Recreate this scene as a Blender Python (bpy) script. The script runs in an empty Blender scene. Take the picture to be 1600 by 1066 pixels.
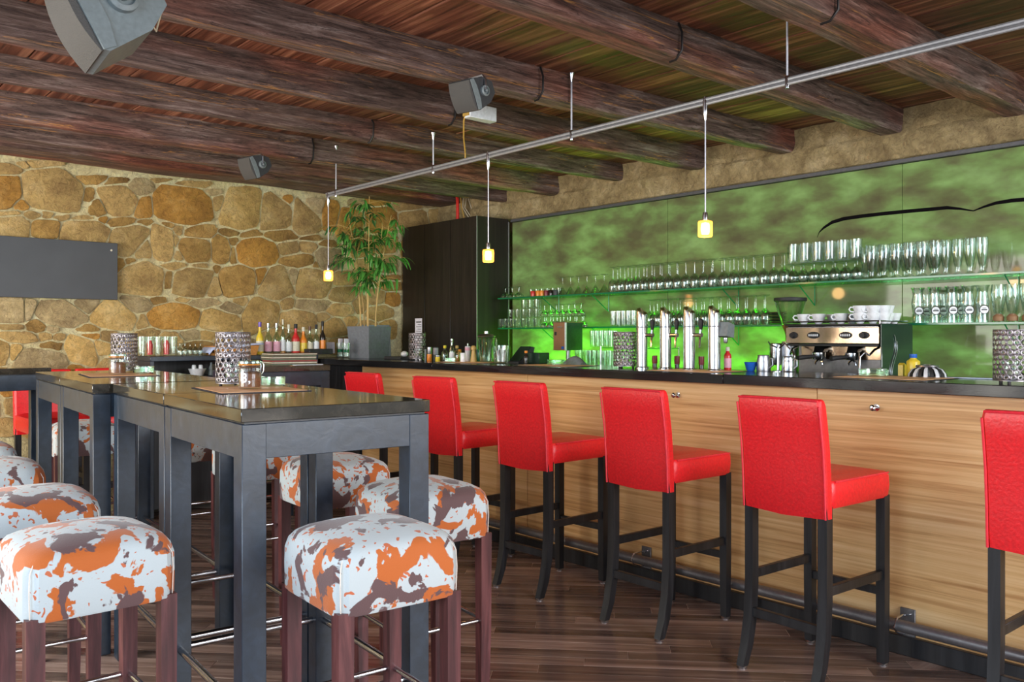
import bpy, bmesh, math, random
from mathutils import Matrix, Vector, Euler, noise
random.seed(7)
S = bpy.context.scene
COL = S.collection
PI = math.pi
# ---------------------------------------------------------------- camera, world, light, exposure
CAMH = 1.35; FPX = 1352.0; HY = 526.0
RX, RY = 0.7536, -0.6573          # camera right (world XY)
FX, FY = 0.6573, 0.7536           # camera forward
cam_d = bpy.data.cameras.new('camera'); cam = bpy.data.objects.new('camera', cam_d); COL.objects.link(cam)
cam_d.sensor_fit = 'HORIZONTAL'; cam_d.sensor_width = 36.0; cam_d.lens = 36.0 * FPX / 1600.0
cam_d.shift_y = (HY - 533.0) / 1600.0; cam_d.clip_start = 0.05; cam_d.clip_end = 60
cam.location = (0, 0, CAMH); cam.rotation_euler = (PI / 2, 0, -math.atan2(FX, FY))
S.camera = cam
S.view_settings.view_transform = 'Standard'; S.view_settings.look = 'None'
S.view_settings.gamma = 1.0; S.view_settings.use_curve_mapping = False
S.view_settings.exposure = 0.28
w = bpy.data.worlds.new('world'); S.world = w; w.use_nodes = True
bg = w.node_tree.nodes['Background']; bg.inputs[0].default_value = (0.80, 0.89, 1.0, 1); bg.inputs[1].default_value = 1.0
_nt = w.node_tree; _tc = _nt.nodes.new('ShaderNodeTexCoord'); _sx = _nt.nodes.new('ShaderNodeSeparateXYZ'); _cr = _nt.nodes.new('ShaderNodeValToRGB')
_cr.color_ramp.elements[0].position = 0.44; _cr.color_ramp.elements[0].color = (0.20, 0.19, 0.17, 1); _cr.color_ramp.elements[1].position = 0.54; _cr.color_ramp.elements[1].color = (0.80, 0.89, 1.0, 1)
_ma = _nt.nodes.new('ShaderNodeMath'); _ma.operation = 'MULTIPLY_ADD'; _ma.inputs[1].default_value = 0.5; _ma.inputs[2].default_value = 0.5
_nt.links.new(_tc.outputs['Generated'], _sx.inputs[0]); _nt.links.new(_sx.outputs[2], _ma.inputs[0]); _nt.links.new(_ma.outputs[0], _cr.inputs[0]); _nt.links.new(_cr.outputs[0], bg.inputs[0])

def area(name, loc, target, sx, sy, power, col):
    l = bpy.data.lights.new(name, 'AREA'); l.shape = 'RECTANGLE'; l.size = sx; l.size_y = sy
    l.energy = power; l.color = col
    o = bpy.data.objects.new(name, l); COL.objects.link(o); o.location = loc
    d = Vector(target) - Vector(loc); o.rotation_euler = d.to_track_quat('-Z', 'Y').to_euler()
    return o
area('window_and_fill_daylight', (-2.1, 1.2, 1.7), (2.4, 3.2, 0.8), 2.6, 1.6, 70, (0.62, 0.80, 1.0))
area('window_and_fill_daylight', (-2.1, 4.6, 1.5), (3.2, 6.6, 1.9), 3.4, 1.8, 190, (1.0, 0.95, 0.86))  # added fill, not a known window: brightens the far stone wall and ceiling
area('window_daylight_rear', (2.6, -2.6, 1.9), (3.0, 3.8, 1.9), 3.4, 1.6, 200, (0.95, 0.97, 1.0))
area('floor_bounce_fill', (0.9, -1.0, 0.25), (2.8, 3.6, 2.8), 3.6, 1.2, 14, (1.0, 0.92, 0.85))  # added low fill aimed upward, stands in for light bounced onto the ceiling

# ---------------------------------------------------------------- placement maths (photo pixel + plane -> world point)
def on_x(px, X):
    k = (px - 800) / FPX; d = X / (FX + RX * k); return (FY + RY * k) * d, d
def on_y(px, Y):
    k = (px - 800) / FPX; d = Y / (FY + RY * k); return (FX + RX * k) * d, d
def on_z(px, py, z):
    d = FPX * (CAMH - z) / (py - HY); k = (px - 800) / FPX
    return (FX + RX * k) * d, (FY + RY * k) * d, d
def zat(py, d): return CAMH + (HY - py) / FPX * d

# ---------------------------------------------------------------- materials
def mat(name):
    m = bpy.data.materials.new(name); m.use_nodes = True
    nt = m.node_tree; b = nt.nodes['Principled BSDF']; return m, nt, b
def lk(nt, a, b): nt.links.new(a, b)
def nd(nt, t, **kw):
    n = nt.nodes.new(t)
    for k, v in kw.items():
        if k in ('operation', 'blend_type', 'noise_dimensions', 'feature', 'wave_type', 'bands_direction', 'data_type', 'distance', 'interpolation_type'): setattr(n, k, v)
        else: n.inputs[k.replace('_', ' ')].default_value = v
    return n
def ramp(nt, stops, interp='LINEAR'):
    r = nt.nodes.new('ShaderNodeValToRGB'); r.color_ramp.interpolation = interp
    e = r.color_ramp.elements
    while len(e) > 1: e.remove(e[0])
    e[0].position = stops[0][0]; c = stops[0][1]; e[0].color = (c[0], c[1], c[2], 1)
    for p, c in stops[1:]:
        q = e.new(p); q.color = (c[0], c[1], c[2], 1)
    return r
def coords(nt, scale=(1, 1, 1), kind='Object', rnd=0.0, rot=(0, 0, 0)):
    tc = nt.nodes.new('ShaderNodeTexCoord'); mp = nt.nodes.new('ShaderNodeMapping')
    mp.inputs['Scale'].default_value = scale; mp.inputs['Rotation'].default_value = rot
    lk(nt, tc.outputs[kind], mp.inputs['Vector'])
    if rnd:
        oi = nt.nodes.new('ShaderNodeObjectInfo'); ml = nd(nt, 'ShaderNodeMath', operation='MULTIPLY'); ml.inputs[1].default_value = rnd
        lk(nt, oi.outputs['Random'], ml.inputs[0]); lk(nt, ml.outputs[0], mp.inputs['Location'])
    return mp.outputs[0]
def bump(nt, b, h, strength=0.3, dist=0.01):
    bp = nt.nodes.new('ShaderNodeBump'); bp.inputs['Strength'].default_value = strength; bp.inputs['Distance'].default_value = dist
    lk(nt, h, bp.inputs['Height']); lk(nt, bp.outputs[0], b.inputs['Normal'])
def plain(name, col, rough=0.5, metal=0.0, emit=None, es=0.0, spec=0.5, coat=0.0, nb=0.0, ns=60):
    m, nt, b = mat(name)
    b.inputs['Base Color'].default_value = (*col, 1); b.inputs['Roughness'].default_value = rough
    b.inputs['Metallic'].default_value = metal; b.inputs['Specular IOR Level'].default_value = spec
    b.inputs['Coat Weight'].default_value = coat
    if emit: b.inputs['Emission Color'].default_value = (*emit, 1); b.inputs['Emission Strength'].default_value = es
    v = coords(nt); n = nd(nt, 'ShaderNodeTexNoise', Scale=ns, Detail=4.0); lk(nt, v, n.inputs['Vector'])
    r = ramp(nt, [(0.3, [c * 0.88 for c in col]), (0.7, [min(1, c * 1.1) for c in col])]); lk(nt, n.outputs[0], r.inputs[0]); lk(nt, r.outputs[0], b.inputs['Base Color'])
    if nb: bump(nt, b, n.outputs[0], nb, 0.004)
    return m
def wood(name, c1, c2, c3, stretch=(0.6, 14, 14), rough=0.45, bs=0.35, rnd=7.0, scale=1.6, detail=9.0, kind='Object', vein=None, varn=0.0, spec=0.5):
    m, nt, b = mat(name)
    v = coords(nt, stretch, kind, rnd)
    n = nd(nt, 'ShaderNodeTexNoise', Scale=scale, Detail=detail, Roughness=0.62, Distortion=0.6); lk(nt, v, n.inputs['Vector'])
    r = ramp(nt, [(0.30, c1), (0.5, c2), (0.68, c3)]); lk(nt, n.outputs[0], r.inputs[0])
    out = r.outputs[0]
    if vein:
        n2 = nd(nt, 'ShaderNodeTexNoise', Scale=scale * 1.7, Detail=3.0, Distortion=0.3); lk(nt, v, n2.inputs['Vector'])
        r2 = ramp(nt, [(0.615, (0, 0, 0)), (0.63, (1, 1, 1)), (0.65, (0, 0, 0))]); lk(nt, n2.outputs[0], r2.inputs[0])
        mx = nt.nodes.new('ShaderNodeMix'); mx.data_type = 'RGBA'; lk(nt, r2.outputs[0], mx.inputs[0]); lk(nt, out, mx.inputs[6]); mx.inputs[7].default_value = (*vein, 1)
        out = mx.outputs[2]
    if varn:
        oi = nt.nodes.new('ShaderNodeObjectInfo'); mr = nt.nodes.new('ShaderNodeMapRange'); mr.inputs[3].default_value = 1 - varn; mr.inputs[4].default_value = 1 + varn
        lk(nt, oi.outputs['Random'], mr.inputs[0]); hs = nt.nodes.new('ShaderNodeHueSaturation'); lk(nt, mr.outputs[0], hs.inputs['Value']); lk(nt, out, hs.inputs['Color']); out = hs.outputs[0]
    lk(nt, out, b.inputs['Base Color']); b.inputs['Roughness'].default_value = rough; b.inputs['Specular IOR Level'].default_value = spec
    if bs: bump(nt, b, n.outputs[0], bs, 0.006)
    return m
def beam_mat():
    m, nt, b = mat('old_beam_wood')
    v = coords(nt, (1.0, 13, 13), 'Object', 9.0)
    n = nd(nt, 'ShaderNodeTexNoise', Scale=2.6, Detail=14.0, Roughness=0.78, Distortion=0.35); lk(nt, v, n.inputs['Vector'])
    r = ramp(nt, [(0.34, (0.028, 0.016, 0.013)), (0.44, (0.13, 0.075, 0.062)), (0.53, (0.25, 0.155, 0.13)), (0.64, (0.50, 0.38, 0.34))]); lk(nt, n.outputs[0], r.inputs[0])
    v3 = coords(nt, (0.5, 2.2, 2.2), 'Object', 5.0)
    n3 = nd(nt, 'ShaderNodeTexNoise', Scale=1.6, Detail=3.0); lk(nt, v3, n3.inputs['Vector'])
    r3 = ramp(nt, [(0.50, (0, 0, 0)), (0.66, (1, 1, 1))]); lk(nt, n3.outputs[0], r3.inputs[0])
    mx = nt.nodes.new('ShaderNodeMix'); mx.data_type = 'RGBA'; mx.blend_type = 'MULTIPLY'; lk(nt, r3.outputs[0], mx.inputs[0]); lk(nt, r.outputs[0], mx.inputs[6]); mx.inputs[7].default_value = (1.35, 0.68, 0.50, 1)
    v2 = coords(nt, (0.3, 12, 12), 'Object', 3.0)
    n2 = nd(nt, 'ShaderNodeTexNoise', Scale=2.2, Detail=5.0, Distortion=0.5, Roughness=0.55); lk(nt, v2, n2.inputs['Vector'])
    r2 = ramp(nt, [(0.60, (0, 0, 0)), (0.612, (1, 1, 1)), (0.625, (0, 0, 0))]); lk(nt, n2.outputs[0], r2.inputs[0])
    my = nt.nodes.new('ShaderNodeMix'); my.data_type = 'RGBA'; lk(nt, r2.outputs[0], my.inputs[0]); lk(nt, mx.outputs[2], my.inputs[6]); my.inputs[7].default_value = (0.75, 0.34, 0.09, 1)
    v4 = coords(nt, (0.35, 9, 9), 'Object', 6.0)
    n4 = nd(nt, 'ShaderNodeTexNoise', Scale=2.6, Detail=6.0, Distortion=0.7, Roughness=0.6); lk(nt, v4, n4.inputs['Vector'])
    r4 = ramp(nt, [(0.488, (1, 1, 1)), (0.50, (0.10, 0.08, 0.08)), (0.512, (1, 1, 1))]); lk(nt, n4.outputs[0], r4.inputs[0])
    mz = nt.nodes.new('ShaderNodeMix'); mz.data_type = 'RGBA'; mz.blend_type = 'MULTIPLY'; mz.inputs[0].default_value = 0.85; lk(nt, my.outputs[2], mz.inputs[6]); lk(nt, r4.outputs[0], mz.inputs[7])
    lk(nt, mz.outputs[2], b.inputs['Base Color']); b.inputs['Roughness'].default_value = 0.58
    bump(nt, b, n.outputs[0], 1.0, 0.035)
    return m
def cow_mat():
    m, nt, b = mat('cow_print_fabric')
    v = coords(nt, (1, 1, 1), 'Object', 40.0)
    def msk(sc, t0, off, det=3.0):
        mp = nt.nodes.new('ShaderNodeMapping'); mp.inputs['Location'].default_value = off; lk(nt, v, mp.inputs['Vector'])
        n = nd(nt, 'ShaderNodeTexNoise', Scale=sc, Detail=det, Roughness=0.5, Distortion=0.5); lk(nt, mp.outputs[0], n.inputs['Vector'])
        r = ramp(nt, [(t0, (0, 0, 0)), (t0 + 0.012, (1, 1, 1))]); lk(nt, n.outputs[0], r.inputs[0]); return r.outputs[0]
    def mix(f, a, c):
        mx = nt.nodes.new('ShaderNodeMix'); mx.data_type = 'RGBA'; lk(nt, f, mx.inputs[0])
        if isinstance(a, tuple): mx.inputs[6].default_value = (*a, 1)
        else: lk(nt, a, mx.inputs[6])
        mx.inputs[7].default_value = (*c, 1); return mx.outputs[2]
    c = mix(msk(52, 0.645, (3, 1, 4), 1.0), (0.50, 0.56, 0.58), (0.52, 0.13, 0.05))
    c = mix(msk(9.5, 0.548, (0, 0, 0), 4.0), c, (0.50, 0.115, 0.012))
    c = mix(msk(9.8, 0.560, (5.2, 1.3, 2.2), 4.0), c, (0.12, 0.062, 0.062))
    lk(nt, c, b.inputs['Base Color']); b.inputs['Roughness'].default_value = 0.75
    b.inputs['Sheen Weight'].default_value = 0.3
    n = nd(nt, 'ShaderNodeTexNoise', Scale=260.0, Detail=3.0); lk(nt, v, n.inputs['Vector']); bump(nt, b, n.outputs[0], 0.35, 0.002)
    return m
def stone_mat(name, c1, c2, c3):
    m, nt, b = mat(name)
    v = coords(nt, (1, 1, 1), 'Object', 11.0)
    n = nd(nt, 'ShaderNodeTexNoise', Scale=5.0, Detail=10.0, Roughness=0.65, Distortion=0.3); lk(nt, v, n.inputs['Vector'])
    r = ramp(nt, [(0.32, [c * q for c, q in zip(c1, (1.35, 1.25, 1.0))]), (0.52, [min(1, c * q) for c, q in zip(c2, (1.36, 1.26, 1.0))]), (0.70, [min(1, c * q) for c, q in zip(c3, (1.28, 1.2, 1.0))])]); lk(nt, n.outputs[0], r.inputs[0])
    oi = nt.nodes.new('ShaderNodeObjectInfo'); mr = nt.nodes.new('ShaderNodeMapRange'); mr.inputs[3].default_value = 0.8; mr.inputs[4].default_value = 1.15
    lk(nt, oi.outputs['Random'], mr.inputs[0]); hs = nt.nodes.new('ShaderNodeHueSaturation'); lk(nt, mr.outputs[0], hs.inputs['Value']); lk(nt, r.outputs[0], hs.inputs['Color'])
    b.inputs['Roughness'].default_value = 0.85
    n2 = nd(nt, 'ShaderNodeTexNoise', Scale=26.0, Detail=10.0, Roughness=0.75, Distortion=1.2); lk(nt, v, n2.inputs['Vector'])
    r2 = ramp(nt, [(0.34, (0.55, 0.50, 0.45)), (0.5, (1, 1, 1)), (0.66, (1.25, 1.25, 1.2))]); lk(nt, n2.outputs[0], r2.inputs[0])
    mx = nt.nodes.new('ShaderNodeMix'); mx.data_type = 'RGBA'; mx.blend_type = 'MULTIPLY'; mx.inputs[0].default_value = 0.8; lk(nt, hs.outputs[0], mx.inputs[6]); lk(nt, r2.outputs[0], mx.inputs[7])
    lk(nt, mx.outputs[2], b.inputs['Base Color']); bump(nt, b, n2.outputs[0], 1.0, 0.03)
    return m
def glass_mat(name, tint=(1, 1, 1), gl=(1, 1, 1), base=0.06, k=0.75):
    m = bpy.data.materials.new(name); m.use_nodes = True; nt = m.node_tree
    for n in list(nt.nodes): nt.nodes.remove(n)
    o = nt.nodes.new('ShaderNodeOutputMaterial'); mx = nt.nodes.new('ShaderNodeMixShader')
    t = nt.nodes.new('ShaderNodeBsdfTransparent'); t.inputs[0].default_value = (*tint, 1)
    g = nt.nodes.new('ShaderNodeBsdfGlossy'); g.inputs[0].default_value = (*gl, 1); g.inputs['Roughness'].default_value = 0.06
    lw = nt.nodes.new('ShaderNodeLayerWeight'); lw.inputs[0].default_value = 0.35
    ma = nd(nt, 'ShaderNodeMath', operation='MULTIPLY_ADD'); ma.inputs[1].default_value = k; ma.inputs[2].default_value = base
    lk(nt, lw.outputs['Facing'], ma.inputs[0]); lk(nt, ma.outputs[0], mx.inputs[0]); lk(nt, t.outputs[0], mx.inputs[1]); lk(nt, g.outputs[0], mx.inputs[2]); lk(nt, mx.outputs[0], o.inputs[0])
    return m
def green_panel_mat():
    m, nt, b = mat('backlit_green_glass')
    v = coords(nt, (1, 1.5, 3.2), 'Object', rot=(0.3, 0, 0))
    n = nd(nt, 'ShaderNodeTexNoise', Scale=2.4, Detail=4.0, Roughness=0.5, Distortion=0.12); lk(nt, v, n.inputs['Vector'])
    r = ramp(nt, [(0.30, (0.095, 0.090, 0.045)), (0.45, (0.125, 0.150, 0.060)), (0.55, (0.150, 0.225, 0.075)), (0.70, (0.21, 0.335, 0.115))]); lk(nt, n.outputs[0], r.inputs[0])
    lk(nt, r.outputs[0], b.inputs['Base Color']); lk(nt, r.outputs[0], b.inputs['Emission Color']); b.inputs['Emission Strength'].default_value = 0.20
    b.inputs['Roughness'].default_value = 0.045; b.inputs['Specular IOR Level'].default_value = 0.28
    return m
M = {}
M['beam'] = beam_mat()
M['plank'] = wood('ceiling_board_wood', (0.03, 0.010, 0.006), (0.17, 0.056, 0.030), (0.42, 0.19, 0.11), (11, 0.55, 11), 0.5, 0.8, 9.0, 2.4, 14.0, varn=0.35)
M['floor'] = wood('dark_floor_wood', (0.08, 0.050, 0.038), (0.19, 0.125, 0.10), (0.32, 0.23, 0.19), (0.7, 12, 12), 0.17, 0.10, 9.0, 1.6, varn=0.35)
M['gap'] = plain('floor_gap', (0.62, 0.52, 0.43), 0.6)
M['barwood'] = wood('light_oak_veneer', (0.46, 0.22, 0.07), (0.72, 0.43, 0.175), (0.84, 0.57, 0.28), (9, 0.42, 20), 0.42, 0.08, 3.0, 2.2, 10.0)
M['black'] = wood('black_stained_wood', (0.008, 0.008, 0.009), (0.016, 0.016, 0.018), (0.030, 0.030, 0.033), (12, 12, 0.8), 0.38, 0.15, 5.0, 2.0)
M['tblack'] = wood('charcoal_stained_wood_blue_lit', (0.009, 0.017, 0.029), (0.015, 0.027, 0.045), (0.024, 0.040, 0.064), (6, 6, 6), 0.33, 0.12, 5.0, 3.0, spec=0.7)  # blue cast of the daylight is put into the base colour
M['ttop'] = wood('polished_dark_table_top', (0.018, 0.016, 0.012), (0.032, 0.028, 0.021), (0.05, 0.043, 0.032), (10, 1, 10), 0.075, 0.02, 5.0, 2.0, spec=1.0)
M['bartop'] = wood('polished_black_bar_top', (0.008, 0.008, 0.009), (0.014, 0.014, 0.015), (0.03, 0.03, 0.032), (10, 1, 10), 0.16, 0.05, 5.0, 2.0)
M['cab'] = wood('dark_brown_cabinet_laminate', (0.010, 0.0075, 0.006), (0.016, 0.012, 0.009), (0.026, 0.019, 0.014), (14, 14, 0.8), 0.45, 0.05, 5.0, 2.0)
M['mahog'] = wood('mahogany_leg_wood', (0.035, 0.009, 0.010), (0.085, 0.022, 0.024), (0.16, 0.05, 0.05), (12, 12, 1.0), 0.38, 0.15, 5.0, 2.4)
M['red'] = plain('red_leatherette', (0.80, 0.014, 0.020), 0.34, spec=0.5, nb=0.35, ns=90)
M['redseam'] = plain('red_piping', (0.80, 0.03, 0.05), 0.35)
M['cow'] = cow_mat()
M['thread'] = plain('pale_thread', (0.7, 0.62, 0.55), 0.7)
M['chrome'] = plain('polished_chrome', (0.60, 0.61, 0.64), 0.16, 1.0)
M['steel'] = plain('brushed_steel', (0.42, 0.42, 0.44), 0.33, 1.0)
M['gsteel'] = plain('grey_footrail_steel', (0.20, 0.195, 0.20), 0.38, 0.6)
M['alu'] = plain('satin_aluminium', (0.34, 0.34, 0.35), 0.45, 0.5)
M['dalu'] = plain('dark_trim_aluminium', (0.11, 0.11, 0.12), 0.5, 0.3)
M['rod'] = plain('pale_metal_rod', (0.55, 0.55, 0.60), 0.35, 0.25)
M['iron'] = plain('black_iron', (0.02, 0.016, 0.015), 0.5, 0.5)
M['copper'] = plain('warm_reflective_panel', (0.36, 0.25, 0.16), 0.16, 1.0)
M['mortar'] = stone_mat('cream_mortar', (0.52, 0.46, 0.30), (0.70, 0.66, 0.46), (0.82, 0.80, 0.62))
M['plaster'] = stone_mat('rough_lime_plaster', (0.26, 0.20, 0.12), (0.42, 0.34, 0.21), (0.60, 0.51, 0.35))
M['so'] = stone_mat('ochre_sandstone', (0.32, 0.17, 0.04), (0.46, 0.25, 0.06), (0.60, 0.37, 0.13))
M['st'] = stone_mat('tan_sandstone', (0.30, 0.20, 0.09), (0.46, 0.33, 0.15), (0.60, 0.47, 0.26))
M['sg'] = stone_mat('grey_sandstone', (0.26, 0.20, 0.12), (0.42, 0.34, 0.21), (0.56, 0.48, 0.33))
M['sb'] = stone_mat('brown_sandstone', (0.22, 0.13, 0.04), (0.36, 0.23, 0.08), (0.50, 0.35, 0.15))
M['sy'] = stone_mat('yellow_sandstone', (0.36, 0.24, 0.09), (0.54, 0.38, 0.16), (0.68, 0.53, 0.28))
M['slate'] = plain('blackboard_slate', (0.045, 0.05, 0.056), 0.45, ns=4)
M['green'] = green_panel_mat()
M['line'] = plain('black_paint_line', (0.004, 0.003, 0.004), 0.6, spec=0.05)
M['glass'] = glass_mat('clear_glass', (0.96, 0.985, 0.965), (0.72, 0.80, 0.78), 0.06, 0.70)
M['jglass'] = glass_mat('thin_jar_glass', (0.97, 0.99, 0.97), (0.8, 0.85, 0.9), 0.02, 0.30)
M['shelf'] = glass_mat('green_shelf_glass', (0.55, 0.88, 0.66), (0.5, 0.9, 0.65), 0.10, 0.5)
M['edge'] = plain('green_glass_edge', (0.01, 0.16, 0.07), 0.12)
M['dglass'] = plain('dark_green_glass', (0.02, 0.045, 0.03), 0.08)
M['pot'] = plain('slate_grey_planter', (0.17, 0.185, 0.205), 0.55, nb=1.0, ns=45)
M['soil'] = plain('soil', (0.05, 0.035, 0.02), 0.9)
M['leafd'] = plain('dark_bamboo_leaf', (0.035, 0.13, 0.03), 0.45)
M['leafl'] = plain('fresh_bamboo_leaf', (0.09, 0.30, 0.05), 0.45)
M['leafy'] = plain('yellowing_bamboo_leaf', (0.38, 0.26, 0.06), 0.5)
M['cane'] = plain('yellow_bamboo_cane', (0.55, 0.36, 0.12), 0.5, ns=30)
M['dgrey'] = plain('dark_grey_plastic', (0.035, 0.037, 0.04), 0.5)
M['mgrey'] = plain('mid_grey_plastic', (0.17, 0.20, 0.205), 0.45)
M['grille'] = plain('grey_speaker_grille', (0.075, 0.07, 0.065), 0.6, nb=0.8, ns=300)
M['white'] = plain('white_plastic', (0.72, 0.76, 0.78), 0.4)
M['porc'] = plain('white_porcelain', (0.78, 0.80, 0.82), 0.15)
M['paper'] = plain('white_paper', (0.62, 0.62, 0.68), 0.7)
M['ink'] = plain('black_ink', (0.02, 0.02, 0.02), 0.6)
M['chalk'] = plain('white_marker', (0.85, 0.85, 0.88), 0.6)
M['mat'] = wood('bamboo_mat_slats', (0.62, 0.31, 0.12), (0.85, 0.48, 0.24), (0.92, 0.60, 0.36), (12, 1, 12), 0.5, 0.2)
M['matb'] = plain('dark_mat_border', (0.05, 0.045, 0.055), 0.6)
M['lant'] = plain('perforated_gunmetal', (0.30, 0.275, 0.285), 0.36, 0.8)
M['seeds'] = plain('brown_coffee_beans', (0.20, 0.07, 0.025), 0.6, nb=1.0, ns=120)
M['yell'] = plain('yellow_cable', (0.50, 0.30, 0.06), 0.5)
M['wire'] = plain('pale_cable', (0.55, 0.47, 0.33), 0.6)
M['rpipe'] = plain('red_pipe', (0.75, 0.03, 0.02), 0.45)
M['dispwood'] = plain('brown_dispenser_wood', (0.30, 0.15, 0.07), 0.6, ns=8)
M['leather'] = plain('brown_menu_cover', (0.16, 0.085, 0.055), 0.5)
M['pgreen'] = plain('green_page_edge', (0.14, 0.19, 0.12), 0.7)
M['pred'] = plain('red_page_edge', (0.35, 0.07, 0.06), 0.7)
M['blue'] = plain('blue_plastic', (0.02, 0.12, 0.50), 0.35)
M['yellow'] = plain('yellow_liquid', (0.75, 0.55, 0.04), 0.3)
M['orange'] = plain('orange_liquid', (0.80, 0.26, 0.03), 0.3)
M['redl'] = plain('red_liquid', (0.60, 0.03, 0.03), 0.25)
M['purple'] = plain('purple_foil', (0.14, 0.07, 0.40), 0.3)
M['pink'] = plain('pink_label', (0.75, 0.40, 0.50), 0.5)
M['cream'] = plain('cream_label', (0.68, 0.65, 0.50), 0.6)
M['cloth'] = plain('pale_blue_cloth', (0.50, 0.56, 0.78), 0.8)
M['wicker'] = plain('orange_wicker', (0.50, 0.22, 0.05), 0.7, nb=1.0, ns=80)
M['picture'] = plain('blue_picture', (0.03, 0.22, 0.65), 0.4, ns=25)
M['paleg'] = glass_mat('tinted_bottle_glass', (0.80, 0.92, 0.84), (0.9, 1, 0.95), 0.12, 0.6)
M['dkwine'] = plain('dark_wine_bottle_glass', (0.02, 0.015, 0.012), 0.1)
M['foil'] = plain('burgundy_foil', (0.20, 0.02, 0.03), 0.35)
M['lamp'] = plain('lit_lamp_core', (1, 0.8, 0.5), 0.5, emit=(1.0, 0.62, 0.22), es=16.0)
def halo():
    m, nt, b = mat('orange_frosted_lamp_glass')
    b.inputs['Base Color'].default_value = (1, 0.45, 0.12, 1); b.inputs['Emission Color'].default_value = (1, 0.30, 0.02, 1); b.inputs['Emission Strength'].default_value = 2.2; b.inputs['Alpha'].default_value = 0.45
    return m
M['halo'] = halo()

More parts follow.
